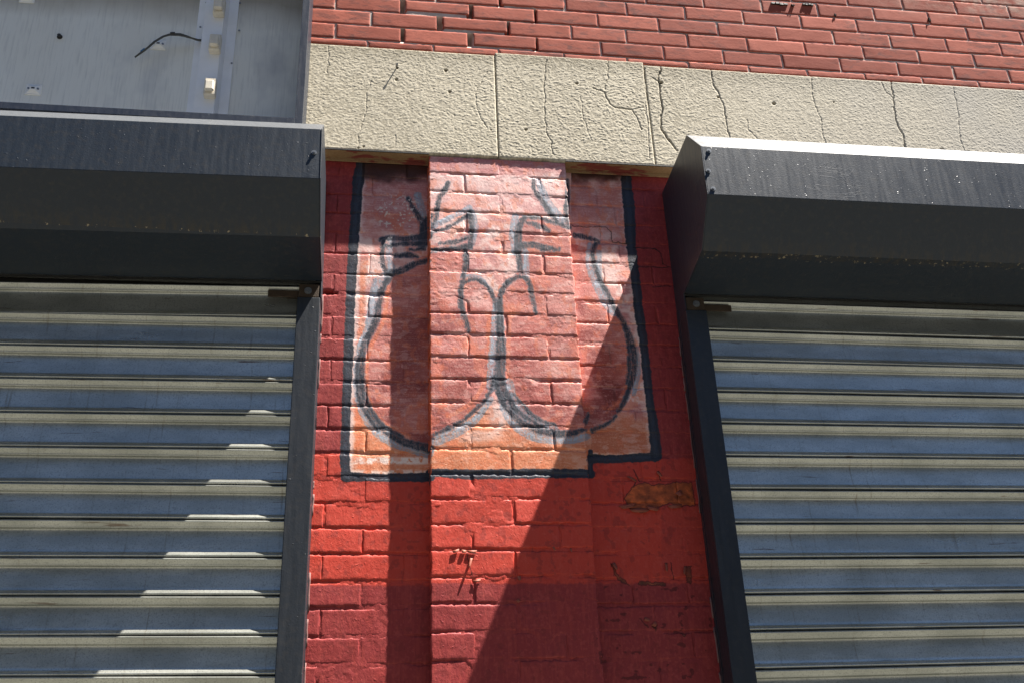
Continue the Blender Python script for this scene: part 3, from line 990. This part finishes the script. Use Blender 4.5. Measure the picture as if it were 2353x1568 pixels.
# ------------------------------------------------------------------ stucco stone band
band = empty('stone_band', (1.1, 0, 1.985), 'beige cracked stucco stone band running above the red pier and shutters', 'stone band')
c2 = lambda p: at((1000 + .5102 * p[0]) / 1.488, .5102 * p[1] / 1.488, STONE_Y)
c3 = lambda p: at((2200 + .5525 * p[0]) / 1.488, .5525 * p[1] / 1.488, STONE_Y)
cracks = [([c3(p) for p in ((105, 405), (95, 500), (105, 590), (118, 700), (104, 722), (110, 790), (150, 860), (210, 935))], 0.0030, 1.0),
          ([c3(p) for p in ((50, 480), (95, 505))], 0.0018, 1.0),
          ([c3(p) for p in ((410, 425), (430, 510), (465, 590), (500, 670), (505, 720), (520, 800), (540, 870))], 0.0017, .9),
          ([c3(p) for p in ((1035, 465), (1040, 560), (1060, 660), (1105, 750), (1105, 830), (1130, 905), (1150, 960))], 0.0011, .7),
          ([c3(p) for p in ((1530, 505), (1545, 590), (1555, 680), (1570, 760), (1610, 850), (1620, 935), (1640, 990))], 0.0024, .9),
          ([c3(p) for p in ((1470, 510), (1500, 570), (1540, 610))], 0.0010, .6),
          ([c3(p) for p in ((1915, 540), (1935, 640), (1950, 720), (1960, 850), (1990, 960))], 0.0011, .7),
          ([c2(p) for p in ((1700, 400), (1685, 520), (1690, 770), (1700, 880), (1735, 950), (1740, 1030))], 0.0013, .8),
          ([c2(p) for p in ((1300, 480), (1260, 560), (1225, 620), (1235, 730), (1265, 800), (1300, 860))], 0.0009, .6),
          ([c2(p) for p in ((2115, 400), (2110, 520), (2095, 600))], 0.0012, .7),
          ([c2(p) for p in ((2010, 590), (2085, 620), (2120, 690), (2160, 720), (2270, 735), (2300, 780), (2340, 870))], 0.0016, .9),
          ([c2(p) for p in ((2270, 735), (2352, 715))], 0.0010, .8),
          ([c2(p) for p in ((530, 540), (495, 630), (490, 780), (440, 900), (440, 990))], 0.0009, .6),
          ([c2(p) for p in ((240, 310), (235, 490))], 0.0009, .6),
          ([c3(p) for p in ((5, 390), (5, 520), (20, 600), (10, 650), (30, 800), (40, 980))], 0.0012, .8),
          ([c2(p) for p in ((1930, 650), (1950, 800), (2000, 940))], 0.0008, .5),
          ([c2(p) for p in ((685, 900), (690, 985))], 0.0008, .6),
          ([c3(p) for p in ((640, 740), (650, 800), (700, 860))], 0.0008, .5)]
holes = [((912, 157), .0035), ((910, 183), .0050), ((1024, 162), .0060), ((1033, 211), .0052), ((1208, 298), .0050), ((1325, 192), .0045), ((1519, 190), .006), ((1778, 238), .0068),
         ((823, 340), .0030), ((835, 337), .0035), ((1650, 223), .0055), ((1128, 299), .002), ((1360, 160), .002), ((2165, 345), .008), ((2225, 350), .007), ((1915, 235), .003)]


def stone_block(x0, x1, ztop, seed):
    st = 0.0021
    nx, nz = int((x1 - x0) / st), int((ztop - 1.985) / st)
    X, Z = np.meshgrid(np.linspace(x0, x1, nx), np.linspace(1.985, ztop, nz))
    u = (fbm(X * 14, Z * 14, 71, 3) - .5) * 3
    v = (fbm(X * 14 + 5, Z * 14, 72, 3) - .5) * 3
    # short trowel ridges of stucco, stretched along the wall and warped
    r = vnoise(X * 170 + u * 2.6, Z * 260 + v * 3.0, 73)
    r2 = vnoise(X * 300 + v * 3, Z * 400 + u * 3, 74)
    wv = vnoise(X * 110 + v * 7, Z * 190 + u * 11, 75)
    ridge = 1 - np.abs(2 * wv - 1)
    hgt = 0.45 * sstep(0.35, 0.72, r) + 0.5 * r2 + 0.3 * ridge ** 2
    hgt = hgt + 0.2 * (fbm(X * 5, Z * 5, 76, 3) - .5)
    sc = 0.65 + 0.5 * vnoise(X * 2.3, Z * 4, 79)
    Y = STONE_Y + 0.0013 - 0.00115 * hgt * sc
    wear = np.zeros(X.shape + (4,), np.float32)
    wear[..., 1] = (1 - sstep(0.25, 0.75, hgt)) * 0.55
    wear[..., 2] = sstep(0.9, 2.4, X) * 0.75 * (0.6 + 0.8 * fbm(X * 7, Z * 7, 80, 3))
    top = sstep(ztop - 0.06 - 0.05 * fbm(X * 9, Z * 3, 81, 3), ztop, Z)
    wear[..., 1] = np.clip(wear[..., 1] + top * 0.45, 0, 1)
    wx = X + (fbm(X * 50, Z * 50, 77, 3) - .5) * 0.012
    wz = Z + (fbm(X * 50 + 3, Z * 50, 78, 3) - .5) * 0.008
    for pts, w, al in cracks:
        dist = np.full(X.shape, 9.0)
        for (ax, az), (bx, bz) in zip(pts[:-1], pts[1:]):
            L2 = (bx - ax) ** 2 + (bz - az) ** 2
            t = np.clip(((wx - ax) * (bx - ax) + (wz - az) * (bz - az)) / L2, 0, 1)
            dist = np.minimum(dist, np.hypot(wx - ax - t * (bx - ax), wz - az - t * (bz - az)))
        ww = w * (0.1 + 1.3 * fbm(X * 22, Z * 22, 85, 2))
        mk = 1 - sstep(ww * 0.5, ww * 0.5 + 0.0016 + w * .4, dist)
        Y = Y + mk * (w * 1.7)
        wear[..., 0] = np.maximum(wear[..., 0], mk * al * (0.25 + w * 170))
    for (p, r_) in holes:
        hx_, hz_ = at(p[0], p[1], STONE_Y)
        dist = np.hypot(X - hx_, Z - hz_)
        mk = 1 - sstep(r_ * 0.6, r_ * 1.15, dist)
        Y = Y + mk * 0.014
        wear[..., 0] = np.maximum(wear[..., 0], mk * .8)
    # ragged lower arris
    lo = np.exp(-(Z - 1.985) / 0.006)
    Z = Z + lo * (fbm(X * 30, Z * 0, 90, 3) - 0.42) * 0.014 * ((X > 0.17) & (X < 0.66))
    # rounded edges
    e = np.minimum(np.minimum(X - x0, x1 - X), np.minimum(ztop - Z, np.maximum(Z - 1.985, 0) + 0.0))
    Y = Y + 0.003 * (1 - np.clip(e / 0.004, 0, 1)) ** 2
    pad = lambda A: np.pad(A, 1, mode='edge')
    X, Z, Y = pad(X), pad(Z), pad(Y)
    Y[0, :] = Y[-1, :] = 0.03
    Y[:, 0] = Y[:, -1] = 0.03
    wr = np.stack([pad(wear[..., i]) for i in range(4)], -1)
    wr[..., 3] = 1
    me = grid_mesh('stone_block', X, Y, Z)
    at_ = me.color_attributes.new('wear', 'FLOAT_COLOR', 'POINT')
    at_.data.foreach_set('color', wr.ravel().astype(np.float32))
    return link_mesh('stone_block', me, band, M['stucco'])


stone_block(-0.45, 0.4115, 2.4085, 1)
stone_block(0.4145, 0.9370, 2.4215, 2)
stone_block(0.9392, 2.62, 2.4085, 3)
MB().box(-0.45, 2.62, 0.012, 0.03, 1.99, 2.41).build('bed_mortar', M['mortar'], band)
MB().box(-2.2, -0.452, STONE_Y, 0.03, 1.985, 2.41).build('stone_block', M['stucco'], band)
MB().box(2.622, 4.2, STONE_Y, 0.03, 1.985, 2.41).build('stone_block', M['stucco'], band)
# nail sticking out of the band
x, z = at(912, 155, STONE_Y)
nl = MB().cyl((x, STONE_Y + 0.004, z), (x - 0.001, STONE_Y - 0.012, z + 0.001), 0.0022, n=8)
nl.cyl((x - 0.001, STONE_Y - 0.012, z + 0.001), (x - 0.001, STONE_Y - 0.014, z + 0.001), 0.0045, n=10)
nl.build('nail', M['dark_steel'], band)


# ------------------------------------------------------------------ steel lintels under the band
def lintel_mat():
    t = NT('rusty_lintel')
    a = t.noise(9, 5, 0.6, stretch=(1, 3, 3))
    c = t.mix(t.noise(140, 4, 0.7), (0.20, 0.10, 0.04), (0.46, 0.31, 0.15))
    c = t.mix(t.ramp(a, [(0.54, 0.0), (0.60, 1.0)]), c, (0.24, 0.05, 0.035))
    t.set(color=c, rough=0.8)
    t.set(Normal=t.bump(t.noise(150, 4, 0.7), 0.6, 0.0015))
    return t.m


M['lintel'] = lintel_mat()
for (xa, xb, lab) in ((-0.25, PIER_L - 0.001, 'rusty steel lintel left of the painted pier, under the stucco band'),
                      (PIER_R + 0.001, 1.02, 'rusty steel lintel with red paint right of the painted pier')):
    o = empty('steel_lintel', ((xa + xb) / 2, 0, 1.975), lab, 'lintel', 'steel lintels under the stone band')
    MB().box(xa, xb, STONE_Y + 0.001, 0.03, 1.9795, 1.9845, 0.0008).build('bottom_flange', M['lintel'], o)
    MB().box(xa, xb, STONE_Y - 0.003, STONE_Y + 0.0005, 1.9792, 1.9842, 0.0006).build('flange_edge', M['dark_steel'], o)
    MB().box(xa, xb, -0.0075, -0.0035, 1.9665, 1.9792, 0.0008).build('lintel_web', M['lintel'], o)


# ------------------------------------------------------------------ roller shutters
def slat_mesh(x0, x1, h):
    prof = [(0.0, 10), (.012, 13.6), (.028, 16.8), (.042, 18.7), (.055, 19.4), (.07, 18.2), (.12, 13.4), (.155, 10.8), (.172, 10.0), (.19, 9.7), (.202, 8.6), (.214, 5.0), (.228, 1.9), (.25, 0.9),
            (.29, 0.4), (.36, 0.4), (.44, 1.1), (.52, 2.1), (.60, 3.2), (.68, 4.4), (.74, 5.3), (.78, 6.0), (.81, 6.9), (.84, 9.0), (.87, 12.0), (.90, 15.0), (.914, 16.1), (.927, 16.0), (.95, 13.8), (.962, 11), (.968, 6), (.968, 1)]
    nx = 60
    xs = np.linspace(x0, x1, nx)
    t = np.array([p[0] for p in prof])[::-1]
    o = np.array([p[1] for p in prof])[::-1] / 1000
    X, T = np.meshgrid(xs, t)
    O = np.repeat(o[:, None], nx, 1)
    wob = 0.0006 * (fbm(X * 3, T * 2, int(h * 1e4) % 97, 3) - .5) * 2
    return grid_mesh('slat', X, -O + wob, -T * h)


def hood_profile(T, AB, BC, CD, DB):
    return [(-0.004, T[1] - 0.03), T, AB, BC, CD, DB, (-0.06, DB[1] + 0.03), (-0.004, DB[1] + 0.05)]


def shutter(label, side, xe, xfar, prof, slat_z, tilt, screws):
    """side = +1: the opening lies to the right of the end plate at xe; -1: to the left"""
    root = empty('roller_shutter', (xe, 0, GROUND), label, 'roller shutter', 'roller shutters beside the mural wall')
    x_in = xe + side * 0.0035
    lo, hi = min(x_in, xfar), max(x_in, xfar)
    # hood: folded sheet, outer skin and inner skin
    T, AB, BC, CD, DB = prof
    th = 0.003
    outer = [(0.0, T[1] - 0.018), T, AB, BC, CD, DB]
    inner = [(DB[0], DB[1] + th), (CD[0] + .001, CD[1] + th), (BC[0] + th, BC[1] + .001), (AB[0] + th, AB[1] - .001), (T[0] + .001, T[1] - th), (0.0, T[1] - 0.018 - th)]
    h = MB().prism(outer + inner, lo, hi).build('hood', M['hood'], root, bevel=0.0012)
    # closure behind the lower edge of the hood
    MB().box(lo, hi, DB[0] + 0.001, DB[0] + 0.0035, DB[1] - 0.006, DB[1] - 0.0004).build('hood_lip', M['dark_steel'], h)
    MB().box(lo, hi, -0.012, 0.0, DB[1] - 0.03, T[1] - 0.03).build('hood_back', M['dark_steel'], h)
    pl = [(0.0, T[1] - 0.020), T, AB, BC, CD, DB, (-0.088, DB[1] - 0.055), (0.0, DB[1] - 0.055)]
    xa, xb = sorted((xe, xe + side * 0.003))
    b = MB().prism([(y * 1.003, z) for y, z in pl], xa, xb)
    b.build('end_plate', M['hood'], h, bevel=0.0008)
    # weld seam strip against the wall
    sa, sb = sorted((xe - side * 0.004, xe + side * 0.0))
    # guide rail: front face, outer web, wall angle
    g0, g1 = sorted((xe, xe + side * 0.0655))
    gr = MB().box(g0, g1, -0.088, -0.0755, GROUND, DB[1] - 0.056).build('guide_rail', M['guide'], root, bevel=0.002)
    w0, w1 = sorted((xe, xe + side * 0.006))
    MB().box(w0 + 0.0002, w1, -0.0750, -0.018, GROUND, DB[1] - 0.02).build('guide_web', M['guide'], gr, bevel=0.001)
    w0, w1 = sorted((xe - side * 0.001, xe + side * 0.012))
    MB().box(w0, w1, -0.0165, 0.012, GROUND, DB[1] - 0.02).build('wall_angle', M['guide'], gr, bevel=0.001)
        
    MB().box(*sorted((xe + side * 0.0062, xe + side * 0.012)), -0.0750, 0.02, GROUND, DB[1] - 0.02).build('guide_channel', M['dark_steel'], gr)
    # weld beads down the seam
    wb = MB()
    z = DB[1] - 0.08
    while z > 0.2:
        if random.random() < .22:
            for _ in range(random.randint(3, 9)):
                s_ = random.uniform(.0012, .0024)
                wb.box(xe - side * 0.0018 - s_ / 2, xe - side * 0.0018 + s_ / 2, -0.022, -0.0165, z, z + s_ * 2, 0.0004)
                z -= s_ * 2.2
        z -= 0.03
    tag(wb.build('weld_bead', M['guide'], gr), kind='stuff')
    # sealant smeared between the angle and the brickwork
    sl = MB()
    z = 0.12
    while z < DB[1] - 0.1:
        L = random.uniform(.02, .16)
        if random.random() < .7:
            sl.tube([(xe - side * (.002 + random.uniform(-.001, .0012)), -0.0005 + random.uniform(-.0012, .0008), z + q * L / 5) for q in range(6)], random.uniform(.0016, .0034), 5)
        z += L + random.uniform(0, .05)
    tag(sl.build('sealant', M['sealant'], root, smooth=True), kind='stuff')
    # bracket and bolt at the head of the guide
    b0, b1 = sorted((xe + side * 0.004, xe + side * 0.062))
    zc = DB[1] - 0.056
    br = MB().box(b0, b1, -0.086, -0.075, zc + 0.002, zc + 0.045, 0.002).build('guide_bracket', M['rust'], root)
    bx = xe + side * 0.036
    bt = MB().cyl((bx, -0.087, zc + 0.022), (bx, -0.093, zc + 0.022), 0.008, n=6)
    bt.cyl((bx, -0.0862, zc + 0.022), (bx, -0.0880, zc + 0.022), 0.011, n=16)
    bt.build('bolt', M['screw'], br)
    s0, s1 = sorted((xe + side * 0.063, xe + side * 0.150))
    MB().box(s0, s1, -0.078, -0.074, zc + 0.004, zc + 0.026, 0.001).build('stop_bar', M['rust'], root)
    # slats
    s0, s1 = sorted((xe + side * 0.018, xfar))
    me = None
    zs = list(slat_z)
    for i, (zt, ti) in enumerate(zs):
        hh = (zs[i][0] - zs[i + 1][0]) if i + 1 < len(zs) else zs[i - 1][0] - zs[i][0]
        if me is None or abs(hh - mh) > 0.0002 or i in (3, 6, 9):
            me = slat_mesh(0.0, (s1 - s0) * side, hh) if side > 0 else slat_mesh(s0 - s1, 0.0, hh)
            me.materials.append(M['slat'])
            mh = hh
        o = bpy.data.objects.new('slat', me)
        C.objects.link(o)
        o.parent = root
        xp = s0 if side > 0 else s1
        o.location = (xp - xe, -0.0552, zt * 0.9853 - GROUND)
        o.rotation_euler = (0, ti, 0)
    # plain top strip of curtain above the first slat line
    zt = zs[0][0]
    MB().box(s0, s1, -0.066, -0.060, zt * 0.9853 + 0.003, zt + 0.14).build('top_strip', M['slat'], root)
    MB().box(s0, s1, -0.050, -0.046, GROUND, zt + 0.1).build('slat_backing', M['dark_steel'], root)
    # rest of the curtain below the picture
    MB().box(s0, s1, -0.070, -0.056, GROUND, zs[-1][0] - 0.13).build('lower_curtain', M['slat'], root)
    for (sx, sy, sz, ln) in screws:
        s = MB().cyl((sx, sy, sz), (sx, sy - ln, sz), 0.0042, n=12)
        s.cyl((sx, sy + 0.001, sz), (sx, sy - 0.0016, sz), 0.0072, n=16)
        s.cyl((sx, sy - ln, sz), (sx, sy - ln - .0006, sz), 0.0026, n=8)
        s.build('screw', M['screw'], h)
    return root, h


RP = ((-0.288, 1.9255), (-0.386, 1.8130), (-0.385, 1.6440), (-0.282, 1.5165), (-0.086, 1.4800))
LP = ((-0.279, 1.8975), (-0.386, 1.7985), (-0.385, 1.6340), (-0.282, 1.5110), (-0.086, 1.4820))
rz = [1.4895, 1.3870, 1.2836, 1.1814, 1.0799, 0.9775, 0.8767, 0.7760, 0.6765, 0.5769, 0.4782, 0.3780, 0.278, 0.178]
rt = [0, 0.003, 0, 0.001, 0, -0.002, 0, -0.002, -0.0015, -.0008, -.0022, -.0032, -.003, -.003]
rsh, rh = shutter('grey roller shutter right of the red pier, fully in shade under its black hood', 1, 0.964, 3.0, RP, list(zip(rz, rt)), 0,
                  [(0.988, -0.386, 1.796, .004), (0.9775, -0.386, 1.7245, .005), (0.984, -0.386, 1.6625, .004)])
lz = [1.4945, 1.3895, 1.2868, 1.1862, 1.0845, 0.9842, 0.8809, 0.7845, 0.6834, 0.5843, 0.4848, 0.3867, 0.288, 0.189]
ll = [1.4792, 1.3822, 1.2811, 1.1823, 1.0823, 0.9848, 0.8853, 0.7882, 0.6898, 0.5922, 0.4958, 0.4003, 0.304, 0.208]
lt = [-math.atan((a - b) / 0.80) for a, b in zip(lz, ll)]
lsh, lh = shutter('grey roller shutter left of the red pier with slivers of sunlight along its slats', -1, -0.131, -2.2, LP, list(zip(lz, lt)), 0,
                  [(-0.1515, -0.386, 1.7185, .005)])

# the left hood is tilted against lens distortion: lower at its far end
piv = Vector((-0.131, 0, 1.65))
for o in (lh,):
    R_ = Matrix.Translation(piv) @ Matrix.Rotation(-0.0135, 4, 'Y') @ Matrix.Translation(-piv)
    mw = Matrix.Translation(lsh.location) @ Matrix.Translation(o.location)
    new = Matrix.Translation(lsh.location).inverted() @ R_ @ mw
    o.matrix_basis = new
    for ch in o.children:
        ch.location = (0, 0, 0)
for ch in rh.children:
    ch.location = (0, 0, 0)

# ------------------------------------------------------------------ open sign cabinet at upper left
CX = -0.2035
cab = empty('sign_cabinet', (-0.8, -0.1, 1.955), 'open grey sign cabinet without its face, above the left shutter hood', 'sign cabinet')


def sheet_mat():
    t = NT('weathered_sheet_metal')
    big = t.noise(2.6, 5, 0.6, stretch=(1.4, 1, 0.8))
    st = t.noise(30, 4, 0.6, stretch=(5, 1, 0.3))
    c = t.mix(big, (0.80, 0.76, 0.64), (0.90, 0.90, 0.82))
    c = t.mix(t.ramp(st, [(0.5, 0.0), (0.8, 0.3)]), c, (0.2, 0.2, 0.19))
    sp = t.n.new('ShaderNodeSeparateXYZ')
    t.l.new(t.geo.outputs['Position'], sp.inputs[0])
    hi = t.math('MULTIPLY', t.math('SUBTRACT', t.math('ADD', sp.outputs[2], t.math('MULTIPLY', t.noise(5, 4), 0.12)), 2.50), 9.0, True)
    c = t.mix(t.math('MULTIPLY', hi, 0.75), c, (0.30, 0.235, 0.145))     # brown grime with painted-in occlusion shade under the cabinet top
    blot = t.ramp(t.noise(4.5, 4, 0.6, stretch=(1, 1, 0.6)), [(0.55, 0.0), (0.72, 0.5)])
    c = t.mix(blot, c, (0.42, 0.42, 0.42))
    t.set(color=c, rough=0.5, metal=0.1)
    t.set(Normal=t.bump(t.noise(6, 3), 0.15, 0.004))
    return t.m


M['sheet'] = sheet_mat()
M['white_metal'] = plain('grubby_white_enamel', (0.88, 0.89, 0.89), 0.4, 0, 0.12, 0.1, 18)
M['cream'] = plain('cream_plastic', (0.72, 0.66, 0.54), 0.5, 0, 0.25, 0.2, 60)
M['white_plastic'] = plain('white_plastic', (0.86, 0.85, 0.80), 0.5, 0, 0.1, 0.0)
M['cable'] = plain('dull_cable', (0.07, 0.07, 0.06), 0.6, 0, 0.4, 0.0)
CT = 2.79
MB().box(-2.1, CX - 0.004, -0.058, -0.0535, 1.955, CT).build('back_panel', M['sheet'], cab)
fr = MB()
fr.box(CX - 0.0225, CX, -0.2, -0.197, 1.9535, CT)
fr.box(CX - 0.003, CX - 0.0004, -0.1985, -0.0515, 1.9540, CT + 0.0015)
fr.build('side_frame', M['cab_frame'], cab, bevel=0.0006)
fb = MB()
fb.box(-2.1, CX - 0.0228, -0.2, -0.197, 1.9535, 1.9765)
fb.box(-2.1, CX - 0.0020, -0.1985, -0.056, 1.9540, 1.9565)
fb.build('bottom_frame', M['cab_frame'], cab, bevel=0.0006)
ft = MB()
ft.box(-2.1, CX + 0.0004, -0.2004, -0.050, CT - 0.001, CT + 0.003)
ft.build('top_frame', M['cab_frame'], cab)
# lamp raceway with its lampholders
rw = MB()
rw.box(-0.573, -0.4460, -0.0612, -0.0582, 1.957, CT - .002)
rw.build('raceway_base', M['white_metal'], cab, bevel=0.0005)
rc = MB()
pr = [(-0.553, -0.0615), (-0.549, -0.082), (-0.487, -0.082), (-0.476, -0.0615)]
vv = [(x, y, z) for z in (1.957, CT - 0.002) for x, y in pr]
rc.add(vv, [(0, 1, 5, 4), (1, 2, 6, 5), (2, 3, 7, 6), (3, 0, 4, 7), (3, 2, 1, 0), (4, 5, 6, 7)])
race = rc.build('raceway_cover', M['white_metal'], cab, bevel=0.0008)
for z in (2.49, 2.335, 2.155, 2.70, 2.90):
    xx = -0.5165
    b = MB()
    b.box(xx - .003, xx + 0.033, -0.108, -0.0823, z - 0.034, z + 0.032, 0.003)
    b.box(xx + 0.001, xx + 0.029, -0.124, -0.1082, z - 0.026, z + 0.012, 0.004)
    b.build('lampholder', M['cream'], race)
for px, py in ((460, 62), (549, 70), (459, 139), (532, 145), (474, 6), (551, 7)):
    x, z = at(px, py, -0.064)
    MB().cyl((x, -0.0615, z), (x, -0.0635, z), 0.0032, n=10).build('rivet', M['screw'], cab)


def tie_mount(px, py):
    x, z = at(px, py, -0.060)
    s = 0.024
    b = MB()
    b.box(x - s, x + s, -0.0605, -0.0582, z - s * .85, z + s * .85, 0.0008)
    o = b.build('tie_mount', M['white_plastic'], cab)
    v = [(x - s * .85, -0.0606, z - s * .7), (x + s * .85, -0.0606, z - s * .7), (x + s * .85, -0.0606, z + s * .7), (x - s * .85, -0.0606, z + s * .7),
         (x - s * .3, -0.067, z - s * .25), (x + s * .3, -0.067, z - s * .25), (x + s * .3, -0.067, z + s * .25), (x - s * .3, -0.067, z + s * .25)]
    MB().add(v, [(0, 1, 5, 4), (1, 2, 6, 5), (2, 3, 7, 6), (3, 0, 4, 7), (4, 5, 6, 7)]).build('saddle', M['white_plastic'], o)
    for sx in (-1, 1):
        MB().cyl((x + sx * s * .58, -0.0626, z), (x + sx * s * .58, -0.0660, z), 0.0034, n=10).build('screw', M['screw'], o)
    MB().box(x - s * .2, x + s * .2, -0.0676, -0.0671, z - s * .1, z + s * .12).build('slot', M['dark_steel'], o)


for p in ((77, 206), (364, 103), (63, -4)):
    tie_mount(*p)
x, z = at(137, 85, -0.060)
b = MB().cyl((x, -0.0582, z), (x, -0.0605, z), 0.0085, n=18)
b.cyl((x, -0.0606, z), (x, -0.0690, z), 0.0062, n=6)
b.build('bolt', M['dark_steel'], cab)
# cable hanging out of the raceway
cbl = MB()
path = [(466, 95, -0.066), (452, 93, -0.078), (430, 86, -0.092), (412, 81, -0.099), (392, 80, -0.100), (375, 85, -0.098), (355, 97, -0.094), (340, 110, -0.090), (330, 118, -0.087)]
for k, (ox, oz) in enumerate(((0, 0), (0.004, 0.004), (-0.001, 0.006))):
    pts = []
    for i, (px, py, y) in enumerate(path):
        x, z = at(px, py, y)
        j = 0.0022 * math.sin(i * 1.3 + k * 2)
        pts.append((x + ox * .5 + j, y + 0.002 * k, z + oz + j))
    x, z = at(310 + 4 * k, 132 - 3 * k, -0.084)
    pts.append((x, -0.084, z))
    Ps = []
    for i in range(len(pts) - 1):
        for t in (0, .33, .66):
            Ps.append(tuple(Vector(pts[i]).lerp(Vector(pts[i + 1]), t)))
    Ps.append(pts[-1])
    cbl.tube(Ps, 0.0029, 6)
cb = cbl.build('cable', M['cable'], cab, smooth=True)
x, z = at(391, 80, -0.100)
x2, z2 = at(402, 80, -0.099)
MB().tube([(x, -0.099, z + .003), (x2, -0.099, z2 + .003)], 0.0062, 8).build('cable_tape', M['dark_steel'], cb)
x, z = at(323, 121, -0.086)
x2, z2 = at(332, 114, -0.088)
MB().tube([(x, -0.085, z + .003), (x2, -0.087, z2 + .003)], 0.0036, 8).build('blue_sleeve', plain('blue_sleeve', (0.05, 0.16, 0.30), 0.5, 0, .1, 0), cb)
x, z = at(467, 95, -0.066)
MB().box(x - 0.006, x + 0.006, -0.072, -0.0616, z - .018, z + .018, 0.002).build('cable_gland', M['dark_steel'], cab)
